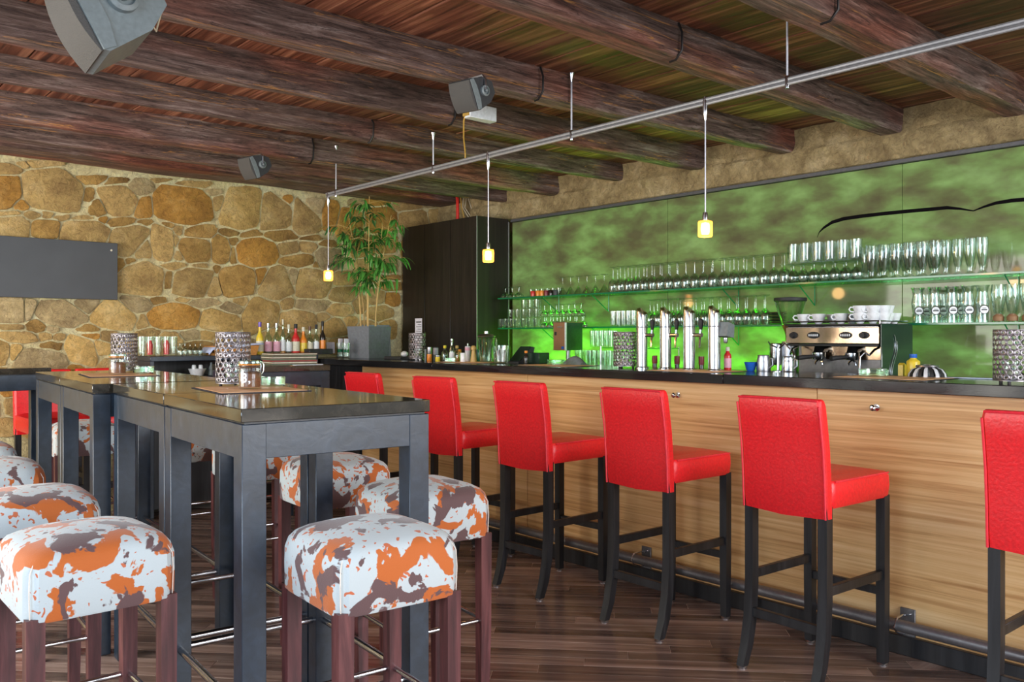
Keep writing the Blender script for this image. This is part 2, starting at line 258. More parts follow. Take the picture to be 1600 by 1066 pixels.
# ---------------------------------------------------------------- mesh builder
def I(): return Matrix.Identity(4)
class MB:
    def __init__(s): s.v = []; s.f = []; s.T = I()
    def add(s, vs, fs):
        o = len(s.v); T = s.T
        s.v += [tuple(T @ Vector(p)) for p in vs]; s.f += [tuple(i + o for i in f) for f in fs]; return s
    def box(s, x0, x1, y0, y1, z0, z1, c=0.0):
        if x0 > x1: x0, x1 = x1, x0
        if y0 > y1: y0, y1 = y1, y0
        if z0 > z1: z0, z1 = z1, z0
        if c <= 0:
            vs = [(x, y, z) for x in (x0, x1) for y in (y0, y1) for z in (z0, z1)]
            return s.add(vs, [(0, 1, 3, 2), (4, 6, 7, 5), (0, 4, 5, 1), (2, 3, 7, 6), (0, 2, 6, 4), (1, 5, 7, 3)])
        X = (x0, x1); Y = (y0, y1); Z = (z0, z1); vs = []; ix = {}
        for i in (0, 1):
            for j in (0, 1):
                for k in (0, 1):
                    a, b, d = (1, -1)[i] * c, (1, -1)[j] * c, (1, -1)[k] * c
                    ix[i, j, k, 0] = len(vs); vs.append((X[i], Y[j] + b, Z[k] + d))
                    ix[i, j, k, 1] = len(vs); vs.append((X[i] + a, Y[j], Z[k] + d))
                    ix[i, j, k, 2] = len(vs); vs.append((X[i] + a, Y[j] + b, Z[k]))
        fs = []
        for i in (0, 1):
            fs.append((ix[i, 0, 0, 0], ix[i, 1, 0, 0], ix[i, 1, 1, 0], ix[i, 0, 1, 0]))
            fs.append((ix[0, i, 0, 1], ix[1, i, 0, 1], ix[1, i, 1, 1], ix[0, i, 1, 1]))
            fs.append((ix[0, 0, i, 2], ix[1, 0, i, 2], ix[1, 1, i, 2], ix[0, 1, i, 2]))
            for j in (0, 1):
                fs.append((ix[i, j, 0, 0], ix[i, j, 1, 0], ix[i, j, 1, 1], ix[i, j, 0, 1]))
                fs.append((ix[i, 0, j, 0], ix[i, 1, j, 0], ix[i, 1, j, 2], ix[i, 0, j, 2]))
                fs.append((ix[0, i, j, 1], ix[1, i, j, 1], ix[1, i, j, 2], ix[0, i, j, 2]))
                for k in (0, 1): fs.append((ix[i, j, k, 0], ix[i, j, k, 1], ix[i, j, k, 2]))
        return s.add(vs, fs)
    def loft(s, rings, cap0=True, cap1=True, closed=True):
        n = len(rings[0]); vs = [p for r in rings for p in r]; fs = []
        for a in range(len(rings) - 1):
            for i in range(n if closed else n - 1):
                j = (i + 1) % n; fs.append((a * n + i, a * n + j, (a + 1) * n + j, (a + 1) * n + i))
        if cap0: fs.append(tuple(range(n)))
        if cap1: fs.append(tuple((len(rings) - 1) * n + i for i in range(n)))
        return s.add(vs, fs)
    def lathe(s, prof, n=16, x=0, y=0, z=0, cap0=True, cap1=True):
        return s.loft([[(x + r * math.cos(2 * PI * i / n), y + r * math.sin(2 * PI * i / n), z + h) for i in range(n)] for r, h in prof], cap0, cap1)
    def tube(s, pts, r, n=8, cap=True):
        pts = [Vector(p) for p in pts]; m = len(pts); rr = r if isinstance(r, (list, tuple)) else [r] * m
        rings = []; up = None
        for i, p in enumerate(pts):
            d = (pts[min(i + 1, m - 1)] - pts[max(i - 1, 0)]).normalized()
            if up is None: up = Vector((0, 0, 1)) if abs(d.z) < 0.9 else Vector((1, 0, 0))
            a = d.cross(up); 
            if a.length < 1e-4: a = d.cross(Vector((0, 1, 0)))
            a.normalize(); b = a.cross(d).normalized(); up = b
            rings.append([tuple(p + rr[i] * (math.cos(2 * PI * k / n) * a + math.sin(2 * PI * k / n) * b)) for k in range(n)])
        return s.loft(rings, cap, cap)
    def prism(s, poly, a, b, axis='y'):
        f = {'y': lambda u, v, t: (u, t, v), 'x': lambda u, v, t: (t, u, v), 'z': lambda u, v, t: (u, v, t)}[axis]
        return s.loft([[f(u, v, a) for u, v in poly], [f(u, v, b) for u, v in poly]])
    def ball(s, c, r, n=12, m=8):
        c = Vector(c); r = r if isinstance(r, tuple) else (r, r, r)
        rings = []
        for j in range(m + 1):
            t = -PI / 2 + PI * (0.02 + 0.96 * j / m)
            rings.append([(c.x + r[0] * math.cos(t) * math.cos(2 * PI * i / n), c.y + r[1] * math.cos(t) * math.sin(2 * PI * i / n), c.z + r[2] * math.sin(t)) for i in range(n)])
        return s.loft(rings)
    def mesh(s, name, m, smooth=True):
        me = bpy.data.meshes.new(name); me.from_pydata(s.v, [], s.f)
        bm = bmesh.new(); bm.from_mesh(me); bmesh.ops.recalc_face_normals(bm, faces=bm.faces); bm.to_mesh(me); bm.free()
        me.materials.append(m if not isinstance(m, str) else M[m])
        if smooth: me.shade_smooth(); me.set_sharp_from_angle(angle=0.65)
        return me
    def obj(s, name, m, parent=None, smooth=True):
        return link(name, s.mesh(name, m, smooth), parent)
def link(name, me, parent=None, loc=None, rot=None):
    o = bpy.data.objects.new(name, me); COL.objects.link(o)
    if parent is not None: o.parent = parent
    if loc is not None: o.location = loc
    if rot is not None: o.rotation_euler = rot
    return o
def empty(name, loc=(0, 0, 0), rz=0.0, parent=None):
    o = bpy.data.objects.new(name, None); COL.objects.link(o); o.location = loc; o.rotation_euler = (0, 0, rz); o.empty_display_size = 0.1
    if parent is not None: o.parent = parent
    return o
def tag(o, label, cat, group=None):
    o['label'] = label; o['category'] = cat
    if group: o['group'] = group
    elif 'group' in o: del o['group']
    return o
def struct(o): o['kind'] = 'structure'; return o
KIDS = {}
def copy_tree(o, loc=None, rz=None, parent=None):
    c = o.copy(); COL.objects.link(c)
    if parent is not None: c.parent = parent
    if loc is not None: c.location = loc
    if rz is not None: c.rotation_euler = (0, 0, rz)
    for ch in list(o.children): copy_tree(ch, parent=c)
    return c
ORD = ['leftmost', 'second from left', 'third from left', 'fourth from left', 'fifth from left', 'sixth from left', 'seventh from left', 'eighth from left', 'ninth from left', 'tenth from left', 'eleventh from left', 'twelfth from left', 'thirteenth from left', 'fourteenth from left', 'fifteenth from left']
def nth(i, n): return ORD[i] if i < n - 1 or n > 15 else 'rightmost'
class Proto:
    """first use places the prototype itself, later uses copy it with all its parts"""
    def __init__(s, o): s.o = o; s.used = False
    def put(s, loc, rz, label, cat, group=None):
        if not s.used: o = s.o; s.used = True; o.location = loc; o.rotation_euler = (0, 0, rz)
        else: o = copy_tree(s.o, loc, rz)
        return tag(o, label, cat, group)
# ================================================================ ROOM
YW = 7.07; XW = 5.15; ZC = 2.724; X0 = -2.2; Y0 = -2.4
# floor: base slab and diagonal boards
fl = struct(MB().box(X0, XW + .1, Y0, YW + .1, -0.10, -0.0015).obj('floor', M['gap']))
ang = math.radians(133.5); ux, uy = math.cos(ang), math.sin(ang); nx, ny = -uy, ux
PW = 0.088; PL = 1.15
brd = MB().box(-PL / 2 + .0012, PL / 2 - .0012, -PW / 2 + .0018, PW / 2 - .0018, -0.006, 0.0, 0.0006).mesh('board', M['floor'])
cand = []
for i in range(-80, 80):
    for j in range(-12, 12):
        a = (j + ((i * 0.16) % 1.0)) * PL; b = i * PW
        x = 2.0 + a * ux + b * nx; y = 3.0 + a * uy + b * ny
        if X0 + .1 < x < 4.5 and Y0 + .2 < y < YW - .1:
            d = FX * x + FY * y; l = RX * x + RY * y
            vis = d > 1.2 and abs(l / d) < 0.75 and x < 3.95
            cand.append((d if vis else 50 + d, x, y))
cand.sort()
stuff = MB()
for n_, (d, x, y) in enumerate(cand):
    if n_ < 295 and d < 40:
        link('board', brd, fl, (x, y, 0), (0, 0, ang))
    else:
        T = Matrix.Translation((x, y, 0)) @ Matrix.Rotation(ang, 4, 'Z'); stuff.T = T
        stuff.box(-PL / 2 + .0012, PL / 2 - .0012, -PW / 2 + .0012, PW / 2 - .0012, -0.012, 0.0)
so_ = stuff.obj('far_boards', M['floor'], fl); so_['kind'] = 'stuff'

# ceiling: boards crossing over the beams
ce = struct(MB().box(X0, XW + .1, Y0, YW + .1, ZC + 0.045, ZC + 0.12).obj('ceiling', M['gap']))
x = X0; pk = []
for wd in (0.17, 0.20, 0.235):
    pk.append((wd, MB().box(-wd / 2 + .003, wd / 2 - .003, -(YW - Y0) / 2, (YW - Y0) / 2, 0, 0.045, 0.004).mesh('plank', M['plank'])))
while x < XW:
    wd, me = random.choice(pk)
    link('plank', me, ce, (x + wd / 2, (YW + Y0) / 2, ZC - 0.004 + random.uniform(-.004, .004))); x += wd

# beams
def beam(y0, zb, wd, seed, sk=0.0):
    rnd = random.Random(seed); N = 46; rings = []; xa, xb = X0, XW + .04
    for i in range(N + 1):
        x = xa + (xb - xa) * i / N
        def w_(k): return noise.noise(Vector((x * 0.9 + k * 3.1, seed * 2.7, k))) * 0.018 + noise.noise(Vector((x * 5.2 + k, seed * 1.7, k * 2))) * 0.008
        ys_ = y0 + sk * (XW - x); ya = ys_ + w_(1); yb = ys_ + wd + w_(2); z0 = zb + w_(3) * 0.8; z1 = zb + w_(4) * 0.8; cf = 0.009 + 0.010 * noise.noise(Vector((x * 2, seed, 9)))
        cf = max(cf, 0.005); zt = ZC + 0.004
        rings.append([(x, ya + .004, zt), (x, ya + w_(5) * .25, (z0 + zt) / 2), (x, ya, z0 + cf * 1.3), (x, ya + cf, z0), (x, (ya + yb) / 2, (z0 + z1) / 2 - .003), (x, yb - cf, z1), (x, yb, z1 + cf * 1.3), (x, yb - .004, zt)])
    o = MB().loft(rings).obj('beam', M['beam'], ce); o.data.set_sharp_from_angle(angle=0.35); return o
BY = [(-0.52, 2.57, .19, 0), (0.20, 2.56, .19, 0), (0.92, 2.57, .18, 0), (1.66, 2.555, .16, 0), (2.36, 2.570, .14, 0), (3.09, 2.565, .11, .053), (3.80, 2.560, .10, .04), (4.59, 2.590, .095, .044), (5.31, 2.560, .10, .04), (5.98, 2.585, .10, .03), (6.66, 2.645, .34, .012)]
beams = []
for i, (y, z, wd, sk) in enumerate(BY):
    b = beam(y, z, wd, i + 1, sk); y += sk * 2.15; beams.append(b)
    xs = 3.02 - 0.035 * (i - 4)
    if 3 <= i <= 9:
        st = MB(); st.T = Matrix.Translation((xs, 0, 0))
        st.tube([(0, y + .0, ZC - .01), (0.004, y - .016, z + .10), (0, y - .018, z + .022), (-.004, y + .012, z - .014), (-.01, y + wd * .3, z - .018)], 0.0055, 6)
        st.obj('cable_loop', M['iron'], b)

# stone wall (mortar slab) with individual stones
ws = struct(MB().box(X0, XW + .1, YW, YW + .25, 0, ZC).obj('wall_back', M['mortar']))
STN = """8 303 52 46 o;12 264 48 15 t;37 258 18 9 t;87 299 98 64 t;34 320 20 13 o;14 333 36 8 t;52 336 24 11 t;75 336 15 12 t;20 354 50 34 t;73 356 41 27 b;131 361 66 38 t;97 340 24 9 t;130 340 34 7 t
143 281 48 12 b;139 304 16 18 b;153 325 22 22 b;188 312 62 50 t;182 283 34 10 b;70 256 52 10 t;163 343 14 9 o;190 346 42 13 b;220 293 36 24 g;226 324 26 32 o;287 320 94 60 o;229 347 28 9 b;264 351 16 8 b
279 359 12 15 t;315 362 40 19 b;205 376 54 44 t;225 391 22 26 t;255 380 36 52 t;306 391 50 36 b;276 377 7 18 t;280 400 12 12 t;341 316 16 20 t;377 328 60 56 y;360 364 30 12 b;345 390 28 38 b;366 377 12 12 b;366 400 9 26 b
305 288 46 9 t;335 301 22 10 g;252 282 30 6 t;394 365 33 11 b;403 395 64 44 o;434 333 48 50 t;451 311 12 11 o;480 340 42 52 t;440 368 47 18 b;452 388 32 20 t;466 407 50 20 b;482 386 26 16 t;487 372 28 9 b;493 322 22 20 g
517 336 24 40 o;546 350 34 42 o;515 381 26 10 b;511 405 36 34 g;495 412 7 13 b;190 415 12 20 b;205 408 13 9 b;228 434 90 54 t;270 416 54 12 t;312 415 22 7 t;303 439 64 44 t;263 436 15 24 b;371 438 54 48 b;336 448 18 24 t
340 421 9 12 b;216 476 44 26 g;247 470 22 11 b;271 494 78 38 o;224 502 16 22 t;178 491 72 42 y;346 499 60 36 y;364 482 38 18 g;377 472 18 14 t;320 474 46 13 g;288 469 20 8 t;407 494 56 50 y;296 524 30 14 g;268 529 40 20 t
233 522 34 18 t;328 524 26 12 y;312 540 40 12 b;431 443 56 46 t;491 443 52 46 t;459 432 11 22 g;409 431 14 24 o;450 475 18 16 t;488 477 46 18 g;467 498 56 26 t;506 496 20 12 t;532 485 34 18 t;523 512 34 28 y;538 459 38 22 t
536 436 30 20 t;549 503 18 14 y;595 488 34 22 y;610 447 30 13 b;613 468 22 18 o;612 434 24 8 b;590 465 24 22 t;597 343 38 34 o;575 418 34 26 t;606 412 26 22 t;568 385 32 30 b;604 380 30 26 b;560 318 24 14 g;590 316 34 10 o;565 475 20 24 t;575 520 30 30 t;608 515 22 24 y
14 485 58 34 g;46 484 17 28 g;97 494 80 40 g;137 478 32 20 g;58 509 27 20 b;82 514 15 13 g;30 528 62 16 t;71 526 23 13 t;92 527 18 11 t;82 541 30 14 b;130 550 56 52 y;3 549 26 36 y;25 550 18 22 y;65 560 84 36 g;138 513 30 11 b
143 526 25 9 o;161 543 28 20 y;170 526 22 18 t;16 511 36 8 t;120 574 22 12 o;22 604 34 26 o;28 636 32 26 t;10 668 30 24 t;45 668 26 26 y;80 600 40 30 t;120 610 40 34 y;170 580 36 30 t;205 548 30 22 t;100 645 50 36 t;155 640 44 40 g;150 690 50 36 t
430 522 40 20 t;390 545 40 24 g;460 535 34 26 b;495 538 30 24 t;530 540 30 22 t;350 535 26 26 t;260 555 50 20 t;210 585 40 30 y;255 590 40 30 t;300 575 40 34 b;345 575 40 34 t;650 345 40 30 t;650 390 34 36 b;655 440 40 40 t;660 490 40 40 y;690 340 36 30 t;655 520 30 30 t
640 320 40 16 t;680 318 34 12 g;715 322 28 12 t;-30 262 44 16 t;-32 300 40 40 b;-40 350 50 36 o;-35 500 44 40 t;-34 545 40 38 g;-30 600 50 40 t;-32 650 50 44 y""".replace('\n', ';').split(';')
st = []
for s_ in STN:
    a = s_.split(); st.append([float(a[0]), float(a[1]), float(a[2]) / 2, float(a[3]) / 2, a[4]])
def w2(px, py):
    X, d = on_y(px, YW - .02); return X, zat(py, d)
rs = random.Random(3)
def superel(cx, cy, a, b, n=18):
    out = []; ph = rs.uniform(0, 6)
    for i in range(n):
        t = 2 * PI * (i + .5) / n; c, s = math.cos(t), math.sin(t)
        r = 1.0 / ((abs(c) ** 4.0 + abs(s) ** 4.0) ** 0.25) * (1 + rs.uniform(-.035, .035) + 0.03 * math.sin(3 * t + ph))
        out.append((cx + a * r * c, cy + b * r * s))
    return out
def clip(poly, px, py, nx_, ny_):
    out = []; m = len(poly)
    for i in range(m):
        p, q = poly[i], poly[(i + 1) % m]
        dp = (p[0] - px) * nx_ + (p[1] - py) * ny_; dq = (q[0] - px) * nx_ + (q[1] - py) * ny_
        if dp <= 0: out.append(p)
        if dp * dq < 0:
            t = dp / (dp - dq); out.append((p[0] + t * (q[0] - p[0]), p[1] + t * (q[1] - p[1])))
    return out
def stone(poly, code, parent, plane='y', proud=0.013):
    if len(poly) < 4: return
    cx_ = sum(p[0] for p in poly) / len(poly); cz_ = sum(p[1] for p in poly) / len(poly)
    # round the corners once
    q = []
    for i in range(len(poly)):
        a, b = poly[i], poly[(i + 1) % len(poly)]
        if math.hypot(a[0] - b[0], a[1] - b[1]) > 0.02: q += [(a[0] * .86 + b[0] * .14, a[1] * .86 + b[1] * .14), ((a[0] + b[0]) / 2 + rs.uniform(-.005, .005), (a[1] + b[1]) / 2 + rs.uniform(-.005, .005)), (a[0] * .14 + b[0] * .86, a[1] * .14 + b[1] * .86)]
        else: q.append(((a[0] + b[0]) / 2, (a[1] + b[1]) / 2))
    q = [(x + rs.uniform(-.003, .003) - cx_, z + rs.uniform(-.003, .003) - cz_) for x, z in q]
    pr = proud * rs.uniform(.6, 1.5)
    def sc(k): return [(x * k, z * k) for x, z in q]
    r0 = [(x, 0.004, z) for x, z in q]; r1 = [(x, -pr * .8, z) for x, z in sc(.99)]; r2 = [(x, -pr, z) for x, z in sc(.955)]
    o = MB().loft([r0, r1, r2], False, True).obj('stone', M['s' + code], parent)
    o.location = (cx_, YW, cz_)
polys = []
for i, (cx_, cy_, a, b, code) in enumerate(st):
    P = superel(cx_, cy_, a * 1.3, b * 1.3)
    for j, (qx, qy, qa, qb, _) in enumerate(st):
        if i == j: continue
        dx, dy = qx - cx_, qy - cy_; L = math.hypot(dx, dy)
        if L > a + b + qa + qb + 12: continue
        ux_, uy_ = dx / L, dy / L
        def sup(A, B): return 1.0 / ((abs(ux_ / A) ** 3 + abs(uy_ / B) ** 3) ** (1 / 3))
        r1, r2 = sup(a, b), sup(qa, qb); t = L * r1 / (r1 + r2)
        # bisector normal scaled to shapes
        nx_, ny_ = dx / ((a + qa) ** 2), dy / ((b + qb) ** 2); nl = math.hypot(nx_, ny_); nx_ /= nl; ny_ /= nl
        P = clip(P, cx_ + ux_ * t - nx_ * 1.1, cy_ + uy_ * t - ny_ * 1.1, nx_, ny_)
        if len(P) < 3: break
    if len(P) < 3: continue
    W = [w2(*p) for p in P]
    W = clip(W, 0, 2.655, 0, 1)
    if len(W) >= 4: polys.append(W); stone(W, code, ws)
# remaining wall surface (low, hidden or beyond the frame): scattered stones
def inside(x, z, g=0.0):
    for W in polys:
        xs = [p[0] for p in W]; zs = [p[1] for p in W]
        if min(xs) - g < x < max(xs) + g and min(zs) - g < z < max(zs) + g: return True
    return False
cells = []
zz = 0.13
while zz < 2.6:
    xx = -0.6 + rs.uniform(0, .3)
    while xx < 5.0:
        if zz < 1.15 or xx < 1.0 :
            if not inside(xx, zz, .09): cells.append((xx + rs.uniform(-.04, .04), zz + rs.uniform(-.03, .03)))
        xx += rs.uniform(.30, .44)
    zz += 0.255
for x, z in cells[:120]:
    P = superel(x, z, .165, .115, 14)
    for u, v in cells:
        if (u, v) != (x, z) and abs(u - x) < .6 and abs(v - z) < .5:
            P = clip(P, (x + u) / 2 - (u - x) * .03, (z + v) / 2 - (v - z) * .03, u - x, v - z)
            if len(P) < 4: break
    if len(P) >= 4: stone(P, rs.choice('ttoygb'), ws)

# right wall: rough plaster above the green glass
def rough_wall():
    vs = []; fs = []; NY, NZ = 420, 18
    for i in range(NY + 1):
        for j in range(NZ + 1):
            y = Y0 + (YW - Y0) * i / NY; z = 2.30 + (ZC - 2.30) * j / NZ
            dx = noise.noise(Vector((y * 3.0, z * 5, 1))) * 0.030 + noise.noise(Vector((y * 9, z * 12, 4))) * 0.020 + noise.noise(Vector((y * 24, z * 30, 7))) * 0.009
            vs.append((XW + 0.012 + dx - (0.02 if j < 12 else 0) + (.05 if z < 2.41 else 0), y, z))
    for i in range(NY):
        for j in range(NZ):
            a = i * (NZ + 1) + j; fs.append((a, a + 1, a + NZ + 2, a + NZ + 1))
    return MB().add(vs, fs)
wr = struct(MB().box(XW + .06, XW + .3, Y0, YW + .25, 0, ZC).obj('wall_right', M['plaster']))
rough_wall().obj('plaster_band', M['plaster'], wr)
# backlit green glass cladding
gp_edges = [Y0 + .02, -1.17, 0.59, 2.35, 4.11, 5.875]
for a, b in zip(gp_edges[:-1], gp_edges[1:]):
    o = MB().box(XW - .022, XW - .008, a + .002, b - .002, 0.90, 2.375, .001).obj('glass_panel', M['green'], wr)
MB().box(XW - .045, XW - .006, Y0 + .02, 5.875, 2.378, 2.402, .002).obj('top_rail', M['dalu'], wr)
# painted black calligraphic line on the glass
pts = [(1277, 371, .4), (1280, 363, 2), (1287, 356, 4), (1300, 347.5, 5.2), (1318, 342, 5.6), (1345, 338, 5.6), (1380, 334, 5.6), (1420, 330, 5.6), (1455, 327, 5.6), (1480, 324.6, 5.2), (1500, 326.3, 3.6), (1521, 329.6, 1.6), (1538, 323, 3.4), (1556, 317.4, 5.0), (1580, 313.6, 6), (1610, 311, 6.2), (1680, 308, 6), (1740, 309, 4), (1790, 318, 1)]
rt = []; rb = []
for px, py, t in pts:
    Y, d = on_x(px, XW - .024); z = zat(py, d); h = t * d / FPX / 2
    rt.append((Y, z + h)); rb.append((Y, z - h))
ml = MB()
ml.loft([[(XW - .0225, y, z) for y, z in rt], [(XW - .0255, y, z) for y, z in rt], [(XW - .0255, y, z) for y, z in rb], [(XW - .0225, y, z) for y, z in rb]], False, False, closed=False)
ml.obj('painted_line', M['line'], wr)
# cabinet in the corner
cab = empty('tall_cabinet', (4.94, 6.48, 0)); tag(cab, 'tall dark brown corner cabinet with plain doors beside the stone wall', 'cabinet')
MB().box(-.19, .155, -.57, .555, .02, 2.40, .003).obj('body', M['cab'], cab)
ys = [-.59, -.21, .19, .56]
for a, b in zip(ys[:-1], ys[1:]): MB().box(-.212, -.192, a + .002, b - .002, .05, 2.405, .002).obj('door', M['cab'], cab)
MB().box(-.21, .155, -.592, -.572, .02, 2.405, .002).obj('side_panel', M['cab'], cab)
MB().box(-.216, -.209, -.598, -.590, .02, 2.405).obj('corner_trim', M['alu'], cab)
MB().box(.150, .158, -.598, -.592, .02, 2.38).obj('wall_trim', M['alu'], cab)
# pipe and cables above the cabinet
X_, d_ = on_y(716, 6.55)
tag(MB().tube([(X_, 6.56, 2.405), (X_, 6.56, 2.65), (X_ + .01, 6.6, 2.76)], .016, 10).obj('red_pipe', M['rpipe']), 'red vertical pipe rising from the top of the corner cabinet', 'pipe')
for i in range(9):
    X_, d_ = on_y(724 + i * 4.2, 6.5); r_ = random.uniform(-.05, .05)
    tag(MB().tube([(X_, 6.50, 2.41), (X_ + r_, 6.5, 2.49), (X_ - r_, 6.52, 2.58), (X_ + r_ * .5, 6.55, 2.70)], .006, 6).obj('ceiling_cable', M['yell'] if i % 4 == 0 else M['wire']),
        'thin cable above the corner cabinet, %s in the bunch' % nth(i, 9), 'cable', 'cables above the cabinet')
# blackboard
bb = empty('blackboard', (1.30, YW - .045, 1.85)); tag(bb, 'wide dark grey blackboard panel screwed to the stone wall', 'blackboard')
MB().box(-.80, .79, -.012, .012, -.218, .217, .002).obj('panel', M['slate'], bb)
for sx in (-.74, .745): MB().lathe([(0.001, 0), (.008, 0), (.007, .004), (.001, .005)], 10).obj('screw', M['cream'], bb).matrix_local = Matrix.Translation((sx, -.012, .16)) @ Matrix.Rotation(PI / 2, 4, 'X')

# LED strips behind the bar (real lamps of the place): green
def strip(name, y0, y1, x, z, power, tgt, col=(0.22, 1.0, 0.02), h=0.06):
    o = area(name, (x, (y0 + y1) / 2, z), (tgt[0], (y0 + y1) / 2, tgt[1]), abs(y1 - y0), h, power, col); return o
o = strip('green_led_strip', 4.0, 5.6, 4.86, 0.96, 20, (5.14, 1.5))
o = strip('green_led_strip', 2.75, 3.45, 4.86, 0.96, 8, (5.14, 1.45))
o = strip('green_led_strip', -0.5, 2.2, 4.86, 0.96, 2.5, (5.14, 1.5), (0.4, 1.0, 0.25))
# ================================================================ BAR COUNTER
bar = empty('bar_counter', (3.9, 3.2, 0)); tag(bar, 'long bar counter with oak veneer front, black top and kickboard', 'bar counter')
def bl(m): m.T = Matrix.Translation((-3.9, -3.2, 0)); return m
pe = [-1.9, 0.09, 2.08, 4.07, 6.06]
for a, b in zip(pe[:-1], pe[1:]): bl(MB()).box(3.68, 3.70, a + .0015, b - .0015, .05, 1.115, .001).obj('front_panel', M['barwood'], bar)
bl(MB()).box(3.68, 3.70, 6.063, 6.62, .05, 1.115, .001).obj('end_panel', M['black'], bar)
bl(MB()).box(3.70, 4.16, -1.9, 6.6, .0, 1.115).obj('carcass', M['black'], bar)
bl(MB()).box(3.655, 3.68, -1.9, 6.6, 0, .082, .003).obj('kickboard', M['black'], bar)
te = [-1.95, 0.09, 2.54, 4.99, 7.04]
for a, b in zip(te[:-1], te[1:]): bl(MB()).box(3.60, 4.20, a + .001, b - .001, 1.115, 1.163, .003).obj('top_slab', M['bartop'], bar)
# foot rail and its brackets
fr = empty('foot_rail', (3.575, 2.2, .15)); tag(fr, 'grey steel foot rail running low along the bar front', 'foot rail')
MB().tube([(0, -4.1, 0), (0, 4.3, 0)], .0245, 14).obj('tube', M['gsteel'], fr)
for y in (1.78, 4.6): MB().tube([(0, y - 2.2 - .03, 0), (0, y - 2.2 + .03, 0)], .027, 14).obj('joint_sleeve', M['gsteel'], fr)
for y in (0.23, 1.66, 3.09, 4.52, 5.9):
    b = MB().box(.094, .104, y - 2.2 - .032, y - 2.2 + .032, -.095, .048, .002).obj('wall_plate', M['gsteel'], fr)
    MB().tube([(.1, y - 2.2, .02), (.045, y - 2.2, .03), (-.005, y - 2.2, .028), (-.029, y - 2.2, -.004), (-.004, y - 2.2, -.030), (.05, y - 2.2, -.05), (.1, y - 2.2, -.05)], .0045, 8).obj('clamp', M['chrome'], b)
    for z in (-.085, .028): MB().ball((.092, y - 2.2 - .015, z), .005, 8, 5).obj('bolt', M['chrome'], b)
hk = Proto(empty('coat_hook'))
MB().lathe([(.016, 0), (.016, .004), (.007, .006), (.006, .028), (.013, .034), (.014, .04), (.008, .046), (.001, .047)], 12).obj('knob', M['chrome'], hk.o).matrix_local = Matrix.Rotation(-PI / 2, 4, 'Y')
for y, l in ((1.80, 'small chrome coat hook on bar front right of the fifth red stool'), (2.88, 'small chrome coat hook behind the backrest of the fourth red stool'), (3.96, 'small chrome coat hook on bar front between second and third stools'), (.72, 'small chrome coat hook near the far right red stool')):
    hk.put((3.68, y, 1.04), 0, l, 'hook', 'coat hooks along the bar')

# ---------------------------------------------------------------- red bar stools
def make_red_stool():
    t = empty('bar_stool')          # local: +x towards the bar (front), back at -x ; width along y
    W = .19; zt = .80; zb = .685
    # seat cushion
    def rr(x0, x1, w, z, r=.03, n=4):
        out = []
        for cx_, cy_, a0 in ((x1 - r, w - r, 0), (x0 + r, w - r, PI / 2), (x0 + r, -w + r, PI), (x1 - r, -w + r, 1.5 * PI)):
            for i in range(n + 1):
                a = a0 + PI / 2 * i / n; out.append((cx_ + r * math.cos(a), cy_ + r * math.sin(a), z))
        return out
    MB().loft([rr(-.20, .235, W - .006, zb + .006), rr(-.20, .24, W, zb + .016), rr(-.20, .243, W + .004, zt - .06), rr(-.20, .242, W + .002, zt - .018), rr(-.20, .232, W - .008, zt - .004), rr(-.19, .19, W - .05, zt + .004, .03)]).obj('seat', M['red'], t)
    for s in (-1, 1): MB().tube([(-.17, s * (W - .001), zt - .008), (.05, s * (W - .001), zt - .007), (.225, s * (W - .004), zt - .008)], .004, 6).obj('piping', M['redseam'], t)
    # backrest: slightly reclined and curved slab whose cover hangs over the seat back
    rings = []
    prof = [(-.205, .655), (-.208, .70), (-.212, .80), (-.222, .92), (-.238, 1.02), (-.250, 1.085), (-.252, 1.106)]
    for x, z in prof:
        k = 1.0 if z < 1.1 else .985; th = .052 if z < 1.09 else .04
        if z < .67: th = .046
        bulge = .006
        rings.append([(x - th / 2, -W * k + .012, z), (x - th / 2 - bulge, 0, z - (.008 if z < .67 else 0)), (x - th / 2, W * k - .012, z), (x - th / 2 + .012, W * k, z), (x + th / 2 - .012, W * k, z), (x + th / 2, W * k - .012, z), (x + th / 2, -W * k + .012, z), (x + th / 2 - .012, -W * k, z), (x - th / 2 + .012, -W * k, z)])
    rings.append([(x_ * .4 + (-.252) * .6, y_ * .97, 1.112) for x_, y_, _ in rings[-1]])
    bk = MB().loft(rings).obj('backrest', M['red'], t)
    for s in (-1, 1): MB().tube([(p[0] - .027, s * (W - .004), p[1]) for p in prof[:-1]], .0045, 6).obj('piping', M['redseam'], bk)
    MB().tube([(-.276, -W + .01, 1.106), (-.280, 0, 1.109), (-.276, W - .01, 1.106)], .0045, 6).obj('piping', M['redseam'], bk)
    def leg(pts, n):
        m = MB(); h = .0195
        m.loft([[(x - a, y - a, z), (x + a, y - a, z), (x + a, y + a, z), (x - a, y + a, z)] for x, y, z, a in pts])
        l = m.obj(n, M['black'], t)
        x, y, z, a = pts[-1]
        MB().lathe([(a * 1.15, 0), (a * 1.2, .006), (a * .9, .012)], 10, x, y, 0.0).obj('glide', M['steel'], l)
    for s in (-1, 1):
        leg([(.215, s * .168, .70, .0195), (.215, s * .168, .3, .0195), (.215, s * .168, .010, .0175)], 'leg')
        leg([(-.205, s * .168, .70, .0195), (-.205, s * .168, .34, .0195), (-.215, s * .168, .20, .0195), (-.238, s * .168, .09, .019), (-.268, s * .168, .010, .017)], 'leg')
        MB().box(-.195, .205, s * .168 - .011, s * .168 + .011, .355, .392, .002).obj('side_stretcher', M['black'], t)
    MB().box(-.226, -.204, -.16, .16, .205, .242, .002).obj('rear_stretcher', M['black'], t)
    MB().box(.204, .226, -.16, .16, .285, .32, .002).obj('front_stretcher', M['black'], t)
    return Proto(t)
